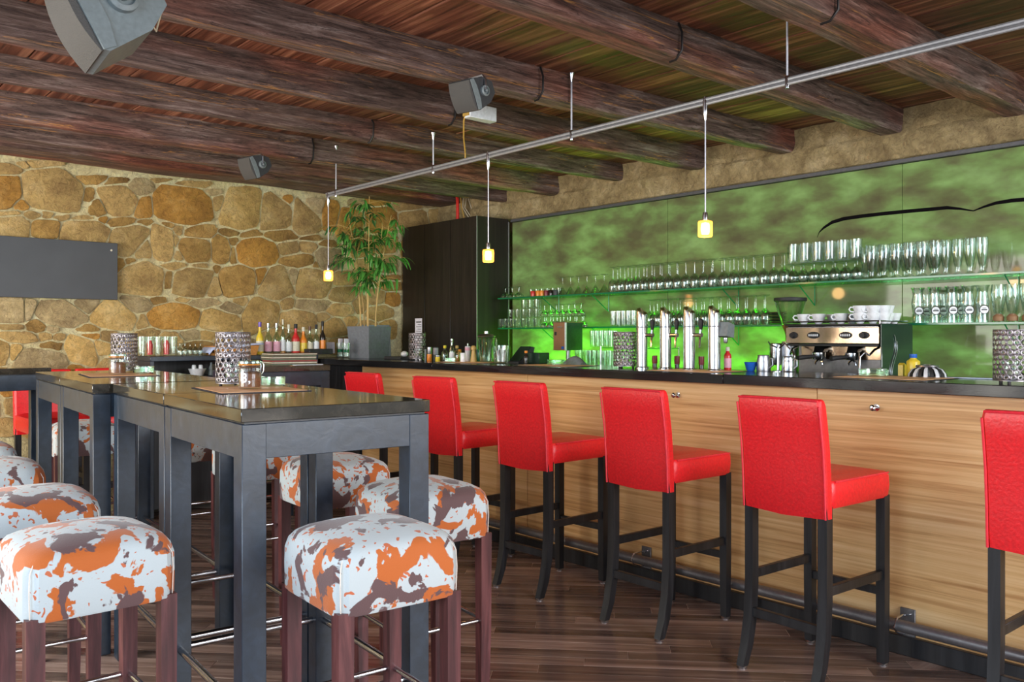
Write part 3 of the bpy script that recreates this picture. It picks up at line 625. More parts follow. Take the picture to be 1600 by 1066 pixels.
rsl = make_red_stool()
XS = 3.285
defs = [(4.99, 2, 'red leatherette bar stool farthest along the bar, beside the planter end'), (4.19, 2, 'red leatherette bar stool right behind the corner of the nearest black table'),
        (3.42, 1, 'red bar stool third from left along the bar, before the pitcher and lantern'), (2.625, -1, 'red bar stool standing in front of the steel beer taps'),
        (1.86, -3, 'red bar stool second from right, in front of the espresso machine'), (0.93, -1, 'red bar stool cut off by the right edge of the photo')]
for y, a, l in defs: rsl.put((XS, y, 0), math.radians(a), l, 'bar stool', 'red bar stools along the bar')
rsl.put((1.56, 6.72, 0), -PI / 2, 'red bar stool against the stone wall behind the small dark wall table', 'bar stool', 'red bar stools by the stone wall')
rsl.put((1.965, 6.72, 0), -PI / 2, 'red bar stool against the stone wall, right of its twin, behind the tables', 'bar stool', 'red bar stools by the stone wall')

# ---------------------------------------------------------------- cow print stools
def make_cow():
    t = empty('upholstered_stool'); h = .185
    def sq(a, z, e=7.0, n=36):
        out = []
        for i in range(n):
            th = 2 * PI * i / n; c, s = math.cos(th), math.sin(th); r = a / ((abs(c) ** e + abs(s) ** e) ** (1 / e)); out.append((r * c, r * s, z))
        return out
    ring = [sq(h - .004, .642, 14), sq(h, .649, 14), sq(h + .002, .72, 12), sq(h + .003, .765, 9), sq(h - .002, .792, 7), sq(h - .014, .809, 6), sq(h - .034, .820, 5), sq(h - .075, .833, 4), sq(h - .12, .840, 3), sq(.02, .843, 2)]
    MB().loft(ring).obj('seat', M['cow'], t)
    for sx in (-1, 1):
        for sy in (-1, 1):
            k = h - .0105
            MB().tube([(sx * (k - .002), sy * (k - .002), .655), (sx * k, sy * k, .72), (sx * (k - .002), sy * (k - .002), .765), (sx * (k - .016), sy * (k - .016), .795)], .0016, 5).obj('corner_seam', M['thread'], t)
    for sx in (-1, 1):
        for sy in (-1, 1):
            c = h - .024
            MB().loft([[(sx * x - a, sy * x - a, z), (sx * x + a, sy * x - a, z), (sx * x + a, sy * x + a, z), (sx * x - a, sy * x + a, z)] for x, z, a in ((c, .655, .0215), (c, .3, .020), (c - .003, .0, .0165))]).obj('leg', M['mahog'], t)
    c = h - .024
    for s in (-1, 1):
        MB().tube([(-c, s * c, .345), (c, s * c, .345)], .0085, 10).obj('foot_bar', M['chrome'], t)
        MB().tube([(s * c, -c, .345), (s * c, c, .345)], .0085, 10).obj('foot_bar', M['chrome'], t)
    return Proto(t)
cw = make_cow(); g = 'cow print stools at the high tables'
for x, y, a, l in [(.675, 2.545, 0, 'cow print stool at the lower left corner, nearest the camera on the left'), (1.285, 2.075, -4, 'cow print stool in the foreground in front of the nearest black table'),
                   (1.80, 2.56, -6, 'cow print stool right of the nearest black table, next to the floor aisle'), (1.885, 3.33, -4, 'cow print stool second along the right side, behind the nearest table legs'),
                   (1.93, 4.19, -5, 'cow print stool third along the right side, glimpsed through the table openings'), (1.97, 5.02, -3, 'cow print stool farthest along the right side of the black tables'),
                   (.70, 3.28, -4, 'cow print stool left of the tables, second from the camera'), (.735, 4.16, -5, 'cow print stool left of the tables, third from the camera'),
                   (.78, 4.92, -3, 'cow print stool left of the tables, farthest of the left row'), (1.50, 5.70, -5, 'cow print stool tucked behind the far end of the black tables')]:
    cw.put((x, y, 0), math.radians(a), l, 'stool', g)

# ---------------------------------------------------------------- high tables
def make_table(w, L, nm='high_table'):
    t = empty(nm); zt = 1.15   # local origin: near left corner, +x width, +y length
    MB().box(0, w, .001, L - .001, 1.112, zt, .002).obj('table_top', M['ttop'], t)
    lg = .070
    i0 = .003
    for sx in (0, 1):
        for sy in (0, 1):
            x = i0 if sx == 0 else w - lg - i0; y = i0 if sy == 0 else L - lg - i0
            MB().box(x, x + lg, y, y + lg, 0, 1.106, .002).obj('leg', M['tblack'], t)
    MB().box(lg, w - lg, i0 + .002, i0 + .027, 1.008, 1.106, .0015).obj('apron', M['tblack'], t)
    MB().box(lg, w - lg, L - i0 - .027, L - i0 - .002, 1.008, 1.106, .0015).obj('apron', M['tblack'], t)
    MB().box(i0 + .002, i0 + .027, lg, L - lg, 1.008, 1.106, .0015).obj('apron', M['tblack'], t)
    MB().box(w - i0 - .027, w - i0 - .002, lg, L - lg, 1.008, 1.106, .0015).obj('apron', M['tblack'], t)
    MB().box(i0 + .01, w - i0 - .01, i0 + .01, L - i0 - .01, 1.106, 1.112).obj('shadow_gap_frame', M['black'], t)
    for y in (.038, L - .038): MB().tube([(lg * .6, y, .27), (w - lg * .6, y, .27)], .0125, 12).obj('foot_bar', M['chrome'], t)
    for x in (.038, w - .038): MB().tube([(x, lg * .6, .27), (x, L - lg * .6, .27)], .0125, 12).obj('foot_bar', M['chrome'], t)
    return t
tb = Proto(make_table(.605, .785)); ra = math.radians(-4.6)
tdx, tdy = .0802, .9968
gt = 'black high tables pushed together'
tb.put((1.004, 2.285, 0), ra, 'black high table nearest the camera, with lantern and marked jar', 'table', gt)
tb.put((1.004 + .79 * tdx, 2.285 + .79 * tdy, 0), ra, 'black high table second from the camera, touching the nearest one', 'table', gt)
tb.put((1.060, 3.895, 0), ra, 'black high table third from the camera, with lantern, jar and ashtray', 'table', gt)
tb.put((1.060 + .79 * tdx, 3.895 + .79 * tdy, 0), ra, 'black high table at the far end of the row of tables', 'table', gt)
t5 = make_table(.60, .62); t5.location = (2.45, 5.45, 0); tag(t5, 'black high table carrying the stack of menus near the bar end', 'table')
t6 = make_table(.39, .28); t6.location = (1.035, 6.14, 0); tag(t6, 'small dark high table by the stone wall at the left edge', 'table')

# ---------------------------------------------------------------- light rail with pendants
def on_rail(px):
    k = (px - 800) / FPX; P_ = FX + RX * k; Q_ = FY + RY * k; d = 3.356 / (P_ + .054 * Q_); y = Q_ * d
    return P_ * d, y, 2.386 - .0172 * (y - 3.82), d
R0 = on_rail(763); RXX, RYY, RZ = R0[0], R0[1], R0[2]
rail = empty('light_rail', (RXX, RYY, RZ)); tag(rail, 'long grey twin conductor rail hung under the ceiling over the bar', 'light rail')
def rl(px): x, y, z, d = on_rail(px); return x - RXX, y - RYY, z - RZ
E0 = (.054 * 2.9, -2.9, .0172 * 2.9); E1 = rl(510)
for dz in (-.0095, .0095): MB().tube([(E0[0], E0[1], E0[2] + dz), (E1[0], E1[1], E1[2] + dz)], .0085, 8).obj('conductor', M['alu'], rail)
MB().tube([E0, E1], .004, 6).obj('web', M['gsteel'], rail)
for px, top in ((525, 2.69), (677, 2.60), (893, ZC - .008), (1230, ZC - .008)):
    x, y, z = rl(px)
    r = MB().tube([(x, y, z - .02), (x, y, top - RZ)], .0045, 8).obj('suspension_rod', M['rod'], rail)
    MB().lathe([(.016, 0), (.012, -.012), (.005, -.045)], 12, x, y, top - RZ).obj('ceiling_cone', M['chrome'], r)
    MB().lathe([(.009, -.028), (.010, -.02), (.010, .02), (.007, .024)], 10, x, y, z).obj('clamp', M['chrome'], r)
pd = Proto(empty('pendant_lamp'))
MB().lathe([(.009, .022), (.012, .0), (.012, -.05), (.004, -.085)], 12).obj('rail_adapter', M['chrome'], pd.o)
MB().tube([(0, 0, -.07), (0, 0, -.51)], .0032, 8).obj('stem', M['rod'], pd.o)
MB().lathe([(.010, -.500), (.013, -.515), (.013, -.535)], 12).obj('socket', M['chrome'], pd.o)
sh = MB().box(-.026, .026, -.026, .026, -.612, -.538, .006).obj('glass_shade', M['halo'], pd.o)
MB().lathe([(.001, -.545), (.017, -.55), (.020, -.575), (.016, -.598), (.001, -.6)], 14).obj('bulb', M['lamp'], sh)
for px, l in ((513, 'small glowing pendant lamp on the left, in front of the stone wall'), (763, 'small glowing pendant lamp in front of the corner cabinet'), (1102, 'small glowing pendant lamp on the right, in front of the green wall')):
    x, y, z, d = on_rail(px); pd.put((x, y, z), 0, l, 'pendant lamp', 'pendant lamps on the rail')
    li = bpy.data.lights.new('pendant_glow', 'POINT'); li.energy = 3.0; li.color = (1, .55, .2); li.shadow_soft_size = .05
    lo = bpy.data.objects.new('pendant_glow', li); COL.objects.link(lo); lo.location = (x, y, z - .66)
# rail transformer box and yellow cable
X_, d_ = 2.98, 0
kx = (751 - 800) / FPX; dd = 3.775 / (FY + RY * kx); X_ = (FX + RX * kx) * dd
bx = empty('transformer_box', (X_, 3.765, 2.60)); tag(bx, 'pale grey box fixed to a beam below the middle loudspeaker', 'box')
MB().box(-.105, .085, -.03, .03, -.04, .04, .003).obj('housing', M['white'], bx); MB().box(-.112, -.105, -.02, .03, -.03, .03).obj('end_cap', M['yell'], bx)
CXX, yc, CZZ, _ = on_rail(727)
tag(MB().tube([(X_ - .11, 3.76, 2.61), (X_ - .10, 3.80, 2.55), (X_ * .5 + CXX * .5 - .05, yc - .1, 2.49), (CXX, yc, CZZ + .05), (CXX, yc, CZZ + .01)], .0045, 8).obj('power_cable', M['yell']), 'yellow cable dropping from pale box to the light rail', 'cable')

# ---------------------------------------------------------------- loudspeakers
def speaker(name, c, s, nrm, cap, label, hang, wy=1.0):
    n = Vector(nrm).normalized(); a = Vector(cap); a = (a - n * a.dot(n)).normalized(); u = n.cross(a).normalized()
    if u.z < 0: u = -u
    T = Matrix((( n.x, a.x, u.x, 0), (n.y, a.y, u.y, 0), (n.z, a.z, u.z, 0), (0, 0, 0, 1)))
    r = empty(name, c); tag(r, label, 'loudspeaker', 'loudspeakers hung from the beams')
    h = s; w_ = s * wy
    prof = [(-.55, -.18), (-.55, .18), (-.25, .40), (.30, .5), (.36, .46), (.36, -.46), (.30, -.5), (-.25, -.40)]
    m = MB(); m.T = T
    m.loft([[(x * h, y, z * h) for x, z in prof] for y in (-w_ / 2, w_ / 2)]); m.obj('housing', M['dgrey'] if s < .2 else M['mgrey'], r)
    m = MB(); m.T = T; gr = []
    for i in range(9):
        z = -.47 + .94 * i / 8; gr.append([(.36 * h, -w_ * .47, z * h), (.36 * h + .085 * h * (1 - (z / .5) ** 2) + .01 * h, -w_ * .47, z * h), (.36 * h + .085 * h * (1 - (z / .5) ** 2) + .01 * h, w_ * .47, z * h), (.36 * h, w_ * .47, z * h)])
    m.loft(gr); m.obj('grille', M['grille'], r)
    m = MB(); m.T = T; m.loft([[(x * h, y, z * h) for x, z in [(.36, .47), (.22, .47), (.16, .2), (.16, -.2), (.22, -.47), (.36, -.47)]] for y in (w_ * .5, w_ * .525)]); m.obj('side_strip', M['mgrey'], r)
    kn = MB(); kn.T = T @ Matrix.Translation((-.10 * h, w_ * .5, .0)) @ Matrix.Rotation(-PI / 2, 4, 'X'); kn.lathe([(h * .17, 0), (h * .17, .012 * h / .15), (h * .12, .016 * h / .15), (h * .11, .006 * h / .15), (h * .05, .006 * h / .15), (h * .045, .02 * h / .15), (.001, .022 * h / .15)], 20); kn.obj('pivot_knob', M['mgrey'], r)
    top = hang
    br = MB(); P = T @ Vector((-.10 * h, w_ * .56, 0)); P2 = T @ Vector((-.10 * h, -w_ * .56, 0))
    br.tube([P, P + Vector((0, 0, .35 * h)), Vector((P.x * .8, P.y * .8, top)), Vector((P2.x * .8, P2.y * .8, top)), P2 + Vector((0, 0, .35 * h)), P2], .05 * h, 6); br.obj('bracket', M['steel'] if s < .2 else M['mgrey'], r)
    return r
def rel(r, f, u): return (RX * r + FX * f, RY * r + FY * f, u)
def cpt(px, py, d):
    l = (px - 800) / FPX * d; return (RX * l + FX * d, RY * l + FY * d, zat(py, d))
speaker('loudspeaker', cpt(736, 147, 4.05), .148, rel(-.62, -.62, -.42), rel(.78, -.62, .0), 'dark loudspeaker hanging from a beam above the pale box', .075, 1.0)
speaker('loudspeaker', cpt(397, 260, 5.65), .148, rel(-.62, -.66, -.42), rel(.78, -.62, .0), 'small dark loudspeaker hanging from a beam over the stone wall', .07, 1.0)
speaker('loudspeaker', cpt(163, 22, 2.75), .28, rel(-.66, -.58, -.44), rel(.72, -.67, .16), 'large grey loudspeaker hanging at the top left corner', .16, .80)
sc = cpt(228, 34, 2.7)
tag(MB().tube([cpt(222, 26, 2.75), cpt(236, 36, 2.78), cpt(244, 49, 2.82), cpt(249, 30, 2.86), cpt(255, 8, 2.9)], .003, 6).obj('speaker_cable', M['wire']), 'thin pale cable looping beside the large loudspeaker', 'cable')
# ================================================================ GLASSWARE (shared meshes, every glass an object)
def gl(prof, name, n=14, m='glass', flip=False):
    if flip:
        H = max(h for r, h in prof); prof = [(r, H - h) for r, h in prof]
    return MB().lathe(prof, n, cap0=False, cap1=False).mesh(name, M[m])
G = {}
G['goblet'] = gl([(.001, .002), (.034, .002), (.033, .005), (.006, .010), (.004, .02), (.004, .085), (.012, .095), (.030, .112), (.037, .135), (.036, .165), (.031, .198), (.0295, .198), (.034, .165), (.035, .135), (.028, .115), (.001, .10)], 'wine_glass', flip=True)
G['martini'] = gl([(.001, .002), (.034, .002), (.033, .005), (.005, .010), (.004, .02), (.004, .075), (.008, .085), (.048, .150), (.0465, .150), (.004, .088)], 'cocktail_glass', flip=True)
G['coupe'] = gl([(.001, .002), (.033, .002), (.032, .005), (.006, .010), (.005, .045), (.02, .055), (.042, .075), (.044, .095), (.0425, .095), (.040, .077), (.018, .058), (.001, .056)], 'dessert_glass', flip=True)
G['tumbler'] = gl([(.001, .002), (.028, .002), (.030, .012), (.0345, .12), (.033, .12), (.0275, .015), (.001, .012)], 'tumbler')
G['short'] = gl([(.001, .002), (.029, .002), (.031, .012), (.035, .078), (.0335, .078), (.029, .015), (.001, .012)], 'short_tumbler')
G['snifter'] = gl([(.001, .002), (.033, .002), (.032, .005), (.006, .010), (.005, .03), (.022, .042), (.040, .065), (.042, .085), (.032, .12), (.0305, .12), (.040, .085), (.038, .067), (.020, .046), (.001, .042)], 'snifter', flip=True)
G['beer'] = gl([(.001, .002), (.028, .002), (.029, .008), (.018, .016), (.015, .03), (.024, .06), (.034, .12), (.036, .165), (.033, .20), (.0315, .20), (.0345, .165), (.0325, .12), (.022, .06), (.001, .032)], 'beer_glass')
G['weizen'] = gl([(.001, .002), (.030, .002), (.031, .01), (.028, .025), (.027, .055), (.032, .09), (.034, .115), (.026, .155), (.030, .185), (.038, .20), (.0365, .20), (.0285, .186), (.0245, .155), (.032, .115), (.030, .09), (.025, .055), (.024, .03), (.001, .026)], 'beer_mug')
G['shot'] = gl([(.001, .001), (.019, .001), (.020, .006), (.024, .062), (.0225, .062), (.018, .010), (.001, .009)], 'shot_glass', 12)
def put_glass(k, nm, x, y, z, label, cat, group):
    o = link(nm, G[k]); o.location = (x, y, z); o.rotation_euler = (0, 0, random.uniform(0, 6)); tag(o, label, cat, group); return o
ZU, ZL = 1.685, 1.425
# shelves
def shelf(z, nm, lab):
    s_ = empty(nm, (4.99, 2.2, z)); tag(s_, lab, 'shelf', 'green glass wall shelves')
    MB().box(-.118, .13, -4.1, 3.57, -.010, 0, .001).obj('glass_plate', M['shelf'], s_)
    MB().box(-.122, -.118, -4.1, 3.57, -.011, .001, .001).obj('polished_edge', M['edge'], s_)
    MB().box(-.118, .13, 3.57, 3.574, -.011, .001, .001).obj('polished_edge', M['edge'], s_)
    for px in (872, 950, 1153, 1272, 1590, 1700):
        y = on_x(px, 5.11)[0] - 2.2
        b = MB(); b.prism([(.13, -.012), (.13, -.13), (.122, -.13), (.122, -.03), (-.06, -.0125), (-.07, -.012)], y - .003, y + .003)
        b = MB().tube([(.127, y, -.012), (.127, y, -.135)], .004, 6).tube([(.127, y, -.135), (-.06, y, -.013)], .004, 6).obj('bracket', M['edge'], s_)
    return s_
shelf(ZU, 'glass_shelf', 'upper green glass shelf with a long row of upturned wine glasses'); shelf(ZL, 'glass_shelf', 'lower green glass shelf behind taps and espresso machine')
def row(k, nm, a, b, n, X, z, label, cat, group):
    ya, yb = on_x(a, X)[0], on_x(b, X)[0]; R_ = max(math.hypot(v.co.x, v.co.y) for v in G[k].vertices); sp = abs(yb - ya) / max(1, n - 1); f = min(1.0, .96 * sp / (2 * R_), .97 * .105 / (2 * R_))
    for i in range(n): o = put_glass(k, nm, X + random.uniform(-.001, .001), ya + (yb - ya) * i / max(1, n - 1), z, label + ((', ' + nth(i, n)) if n > 1 else ''), cat, group); o.scale = (f, f, 1)
g = 'glasses on the upper shelf'
row('coupe', 'dessert_glass', 790, 811, 3, 4.93, ZU, 'upturned stemmed dessert glass at the far left end of upper shelf', 'glass', 'dessert glasses on upper shelf')
row('shot', 'shot_glass', 831, 874, 6, 4.93, ZU, 'small shot glass beside the coloured tumblers on upper shelf', 'glass', 'shot glasses on upper shelf')
for i, (px, c, cn) in enumerate(((833, 'redl', 'red'), (841, 'orange', 'orange'), (847, 'orange', 'amber'), (854, 'foil', 'dark red'), (861, 'dkwine', 'black'), (868, 'dgrey', 'grey'))):
    y = on_x(px, 4.90)[0]; o = MB().lathe([(.001, 0), (.02, 0), (.023, .04), (.021, .045), (.001, .045)], 12).obj('candle_cup', M[c]); o.location = (4.90, y, ZU)
    tag(o, '%s little cup in the coloured group at left of upper shelf' % cn, 'cup', 'coloured cups on the upper shelf')
row('martini', 'cocktail_glass', 879, 944, 6, 4.94, ZU, 'upturned cocktail glass on upper shelf, left of the wine glasses', 'glass', 'cocktail glasses on upper shelf')
row('goblet', 'wine_glass', 958, 1114, 13, 4.925, ZU, 'upturned wine glass in front row, left run of upper shelf', 'glass', 'left run of wine glasses, front row')
row('goblet', 'wine_glass', 965, 1112, 13, 5.03, ZU, 'upturned wine glass in rear row, left run of upper shelf', 'glass', 'left run of wine glasses, rear row')
row('goblet', 'wine_glass', 1132, 1226, 7, 4.925, ZU, 'upturned wine glass in front row beside stacked tumblers, upper shelf', 'glass', 'right run of wine glasses, front row')
row('goblet', 'wine_glass', 1128, 1222, 8, 5.03, ZU, 'upturned wine glass in rear row beside stacked tumblers, upper shelf', 'glass', 'right run of wine glasses, rear row')
row('snifter', 'snifter', 1240, 1340, 7, 4.925, ZU, 'upturned brandy glass under the stacked tumblers, upper shelf front', 'glass', 'brandy glasses, front row')
row('snifter', 'snifter', 1236, 1336, 7, 5.03, ZU, 'upturned brandy glass under the stacked tumblers, upper shelf rear', 'glass', 'brandy glasses, rear row')
tr = MB().box(4.88, 5.09, on_x(1344, 4.98)[0], on_x(1230, 4.98)[0], ZU + .121, ZU + .125).obj('glass_tray', M['glass']); tag(tr, 'thin clear tray laid on the brandy glasses of upper shelf', 'tray')
row('tumbler', 'tumbler', 1240, 1338, 6, 4.925, ZU + .125, 'tall tumbler stacked on top of brandy glasses, front row', 'glass', 'stacked tumblers, front row')
row('tumbler', 'tumbler', 1238, 1336, 6, 5.03, ZU + .125, 'tall tumbler stacked on top of brandy glasses, rear row', 'glass', 'stacked tumblers, rear row')
row('beer', 'beer_glass', 1362, 1462, 6, 4.925, ZU, 'tall tapered beer glass right of the stacked tumblers, front row', 'glass', 'tall beer glasses, front row')
row('beer', 'beer_glass', 1354, 1458, 6, 5.03, ZU, 'tall tapered beer glass right of the stacked tumblers, rear row', 'glass', 'tall beer glasses, rear row')
row('beer', 'beer_glass', 1478, 1535, 4, 4.95, ZU - .0, 'tapered beer glass in the last group on the upper shelf', 'glass', 'right end beer glasses')
# lower shelf
row('short', 'short_tumbler', 784, 809, 4, 4.93, ZL, 'short tumbler at the far left end of the lower shelf', 'glass', 'short tumblers left end')
row('short', 'short_tumbler', 799, 810, 2, 4.93, ZL + .08, 'short tumbler stacked on others at left end of lower shelf', 'glass', 'short tumblers left end, stacked')
for lv in range(3): row('short', 'short_tumbler', 820, 840, 3, 4.93, ZL + .079 * lv, 'short tumbler in %s of the three-high stack, lower shelf' % ('bottom layer', 'middle layer', 'top layer')[lv], 'glass', 'three-high tumbler stack')
row('coupe', 'dessert_glass', 851, 912, 7, 4.93, ZL, 'upturned dessert glass in bottom tier, left part of lower shelf', 'glass', 'dessert glasses, bottom tier')
row('coupe', 'dessert_glass', 854, 910, 6, 5.03, ZL, 'upturned dessert glass in rear bottom tier of lower shelf', 'glass', 'dessert glasses, rear tier')
row('coupe', 'dessert_glass', 851, 908, 7, 4.93, ZL + .0955, 'upturned dessert glass in upper tier, left part of lower shelf', 'glass', 'dessert glasses, upper tier')
row('tumbler', 'tumbler', 958, 990, 5, 4.93, ZL, 'tall tumbler on the lower shelf just left of the beer taps', 'glass', 'tumblers left of the taps, front row')
row('tumbler', 'tumbler', 961, 988, 4, 5.03, ZL, 'tall tumbler in rear row just left of the beer taps', 'glass', 'tumblers left of the taps, rear row')
row('goblet', 'wine_glass', 1016, 1196, 15, 4.925, ZL, 'upturned wine glass on lower shelf behind the taps, front row', 'glass', 'wine glasses behind the taps, front row')
row('goblet', 'wine_glass', 1022, 1194, 14, 5.03, ZL, 'upturned wine glass on lower shelf behind the taps, rear row', 'glass', 'wine glasses behind the taps, rear row')
# emblem beer mugs
def weizen(x, y, z, em, label, group):
    t = empty('beer_mug', (x, y, z)); link('glass_body', G['weizen'], t)
    d = MB().lathe([(.001, .0), (.024, .0), (.024, .002), (.001, .002)], 16); c = d.obj('emblem', M[em], t)
    dr = Vector((-.82, -.57, 0)); c.matrix_local = Matrix.Translation(dr * .034 + Vector((0, 0, .068))) @ dr.to_track_quat('Z', 'Y').to_matrix().to_4x4()
    e = MB().lathe([(.0245, .0015), (.0245, .003), (.0205, .003), (.0205, .002)], 14, cap0=False, cap1=False); e.box(-.014, .014, -.004, .003, .002, .003); e.box(-.010, .010, .006, .009, .002, .003).obj('print', M['ink'], c)
    link('foil_foot', FOOT, t); return tag(t, label, 'glass', group)
FOOT = MB().lathe([(.001, .002), (.0315, .002), (.0315, .012), (.029, .045), (.001, .046)], 14, cap0=False, cap1=False).mesh('foil_foot', M['paleg'])
for X, ps, gg in ((4.93, (1434, 1460, 1487, 1512, 1535), 'front row'), (5.03, (1446, 1472, 1500), 'rear row')):
    for i, px in enumerate(ps): weizen(X, on_x(px, X)[0], ZL, 'porc', 'waisted beer glass with round emblem on lower shelf, %s, %s' % (gg, nth(i, len(ps))), 'emblem beer glasses, ' + gg)
for px, l in ((1560, 'left'), (1582, 'middle'), (1606, 'right')):
    y = on_x(px, 4.94)[0]; t = empty('beer_mug', (4.94, y, ZL)); link('glass_body', G['beer'], t); MB().lathe([(.001, .006), (.027, .006), (.028, .03), (.014, .045), (.001, .046)], 12).obj('amber_print', M['dispwood'], t)
    tag(t, 'curved beer glass with amber print near right end of lower shelf, %s of three' % l, 'glass', 'amber print glasses')
# back counter
bc = empty('back_counter', (4.8, 2.5, 0)); tag(bc, 'dark work counter along the green wall, mostly hidden by the bar', 'counter')
MB().box(-.26, .30, -4.2, 3.2, 0, .88).obj('carcass', M['black'], bc); MB().box(-.29, .31, -4.3, 3.3, .88, .92, .003).obj('worktop', M['steel'], bc)
ib = empty('inner_sink_counter', (4.32, 2.5, 0)); tag(ib, 'low steel wash counter directly behind the bar, under the taps', 'counter')
MB().box(-.11, .09, -4.2, 3.6, 0, .88).obj('carcass', M['black'], ib); MB().box(-.115, .10, -4.3, 3.7, .88, .90, .002).obj('worktop', M['steel'], ib)
# glass rack left of the taps
gr_ = empty('glass_rack', (4.62, 3.98, .92)); tag(gr_, 'two tier glass drying rack behind the perforated lantern by the taps', 'rack')
for z in (.20, .345): MB().box(-.05, .14, -.27, .30, z, z + .006, .001).obj('tier', M['shelf'], gr_)
for sx in (-.045, .135):
    for sy in (-.265, .295): MB().tube([(sx, sy, 0), (sx, sy, .36)], .005, 6).obj('post', M['chrome'], gr_)
row('tumbler', 'tumbler', 921, 960, 6, 4.61, 1.127, 'tall tumbler on the bottom tier of the drying rack', 'glass', 'tumblers in the rack, bottom tier')
row('tumbler', 'tumbler', 905, 958, 6, 4.70, 1.127, 'tall tumbler on the rear bottom tier of the drying rack', 'glass', 'tumblers in the rack, rear')
row('tumbler', 'tumbler', 926, 961, 6, 4.61, 1.272, 'tall tumbler on the top tier of the drying rack', 'glass', 'tumblers in the rack, top tier')
# wooden dispenser box on a stand
db = empty('dispenser_box', (4.69, 4.72, .92)); 
yb = 4.72
tag(db, 'wooden fronted box with glass side standing before the lower shelf', 'dispenser')
MB().box(-.09, .09, -.065, .065, .325, .535, .002).obj('housing', M['dglass'], db); MB().box(-.096, -.091, -.065, .065, .325, .535, .001).obj('wooden_front', M['dispwood'], db)
MB().box(-.098, -.086, -.070, -.058, .325, .535, .001).obj('corner_strip', M['white'], db); MB().box(-.098, .095, -.070, .070, .535, .541, .001).obj('lid', M['leather'], db)
MB().box(-.0985, -.096, -.05, -.025, .335, .355).obj('blue_badge', M['blue'], db); MB().box(-.1, -.096, .03, .05, .44, .465, .001).obj('latch', M['ink'], db); MB().box(-.0985, -.096, -.03, .02, .495, .507).obj('name_plate', M['steel'], db)
MB().tube([(0, 0, .0), (0, 0, .325)], .018, 10).obj('stand_post', M['steel'], db); MB().lathe([(.001, 0), (.07, 0), (.065, .012), (.001, .014)], 16).obj('stand_foot', M['steel'], db)

# ---------------------------------------------------------------- beer taps on the bar
ZB = 1.163
def tap_column(y, lab, faucet=True):
    t = empty('beer_tap_column', (3.90, y, ZB)); tag(t, lab, 'beer tap', 'steel beer tap columns')
    n = 20; r = .033
    rings = [[(q * r * math.cos(2 * PI * i / n), q * r * math.sin(2 * PI * i / n), h) for i in range(n)] for q, h in ((1.25, 0), (1.25, .006), (1.0, .012), (1, .24))]
    MB().loft(rings).obj('column', M['chrome'], t)
    rg = [[(r * math.cos(2 * PI * i / n), r * math.sin(2 * PI * i / n), .243) for i in range(n)]]
    def sl(q, h): return [(q * r * math.cos(2 * PI * i / n), q * r * math.sin(2 * PI * i / n), h + .018 * math.sin(2 * PI * i / n)) for i in range(n)]
    rg += [sl(1, .325), sl(.93, .335), sl(.3, .338)]
    MB().loft(rg).obj('slanted_cap', M['chrome'], t)
    MB().lathe([(.034, .238), (.034, .245)], 20).obj('ring', M['gsteel'], t)
    if faucet:
        f = MB().tube([(.0, -.03, .195), (.0, -.085, .195)], [.010, .012], 10).tube([(.0, -.075, .195), (0, -.078, .225)], .008, 8).obj('faucet_body', M['chrome'], t)
        MB().tube([(-.0, -.075, .19), (-.012, -.080, .165), (-.02, -.083, .125)], [.008, .006, .005], 8).obj('spout', M['chrome'], f)
        MB().lathe([(.006, .22), (.009, .23), (.012, .25), (.014, .268), (.012, .28), (.004, .287)], 12, 0, -.078, 0).obj('handle', M['ink'], f)
    return t
for px, l, fa in ((1003, 'steel beer tap column, leftmost of the four', True), (1040, 'steel beer tap column, second from left', True), (1077, 'steel beer tap column, third from left', True), (1116, 'steel beer tap column, rightmost, with grey display box', False)):
    tap_column(on_x(px, 3.90)[0], l, fa)
yt = on_x(1137, 3.95)[0]
tg = empty('tap_display', (3.93, yt, ZB)); tag(tg, 'dark grey display box with nozzle beside the rightmost tap column', 'display')
MB().prism([(-.03, .19), (.035, .18), (.04, .25), (-.015, .265)], -.03, .035).obj('housing', M['mgrey'], tg); MB().tube([(0, .035, .22), (0, .075, .22)], .012, 10).obj('arm', M['chrome'], tg); MB().lathe([(.008, .15), (.012, .16), (.012, .18)], 10).obj('nozzle', M['steel'], tg)
MB().tube([(.0, .07, .0), (.0, .07, .22)], .004, 6).obj('support_wire', M['steel'], tg)

# ---------------------------------------------------------------- bottles
def bottle(x, y, z, r, h, body, label, lab_m=None, cap_m='ink', neck=.4, nm='bottle', shoulder=.62, liquid=None, group=None, cat='bottle'):
    t = empty(nm, (x, y, z)); tag(t, label, cat, group)
    hs = h * shoulder; rn = r * neck
    MB().lathe([(.001, .001), (r * .95, .001), (r, .006), (r, hs * .93), (r * .92, hs), (rn * 1.25, hs + (h - hs) * .28), (rn, hs + (h - hs) * .42), (rn, h * .965), (rn * 1.15, h * .97), (rn * 1.15, h), (.001, h)], 16).obj('glass_body', M[body], t)
    if liquid: MB().lathe([(.001, .004), (r * .93, .004), (r * .93, hs * .55), (.001, hs * .55)], 14).obj('liquid', M[liquid], t)
    if lab_m:
        MB().lathe([(r * 1.012, hs * .18), (r * 1.02, hs * .19), (r * 1.02, hs * .76), (r * 1.012, hs * .77)], 16, cap0=False, cap1=False).obj('paper_label', M[lab_m], t)
    MB().lathe([(rn * 1.2, h * .86), (rn * 1.25, h * .87), (rn * 1.25, h + .004), (.001, h + .005)], 12).obj('cap', M[cap_m], t)
    return t
ZS = 1.20; YS = 6.80
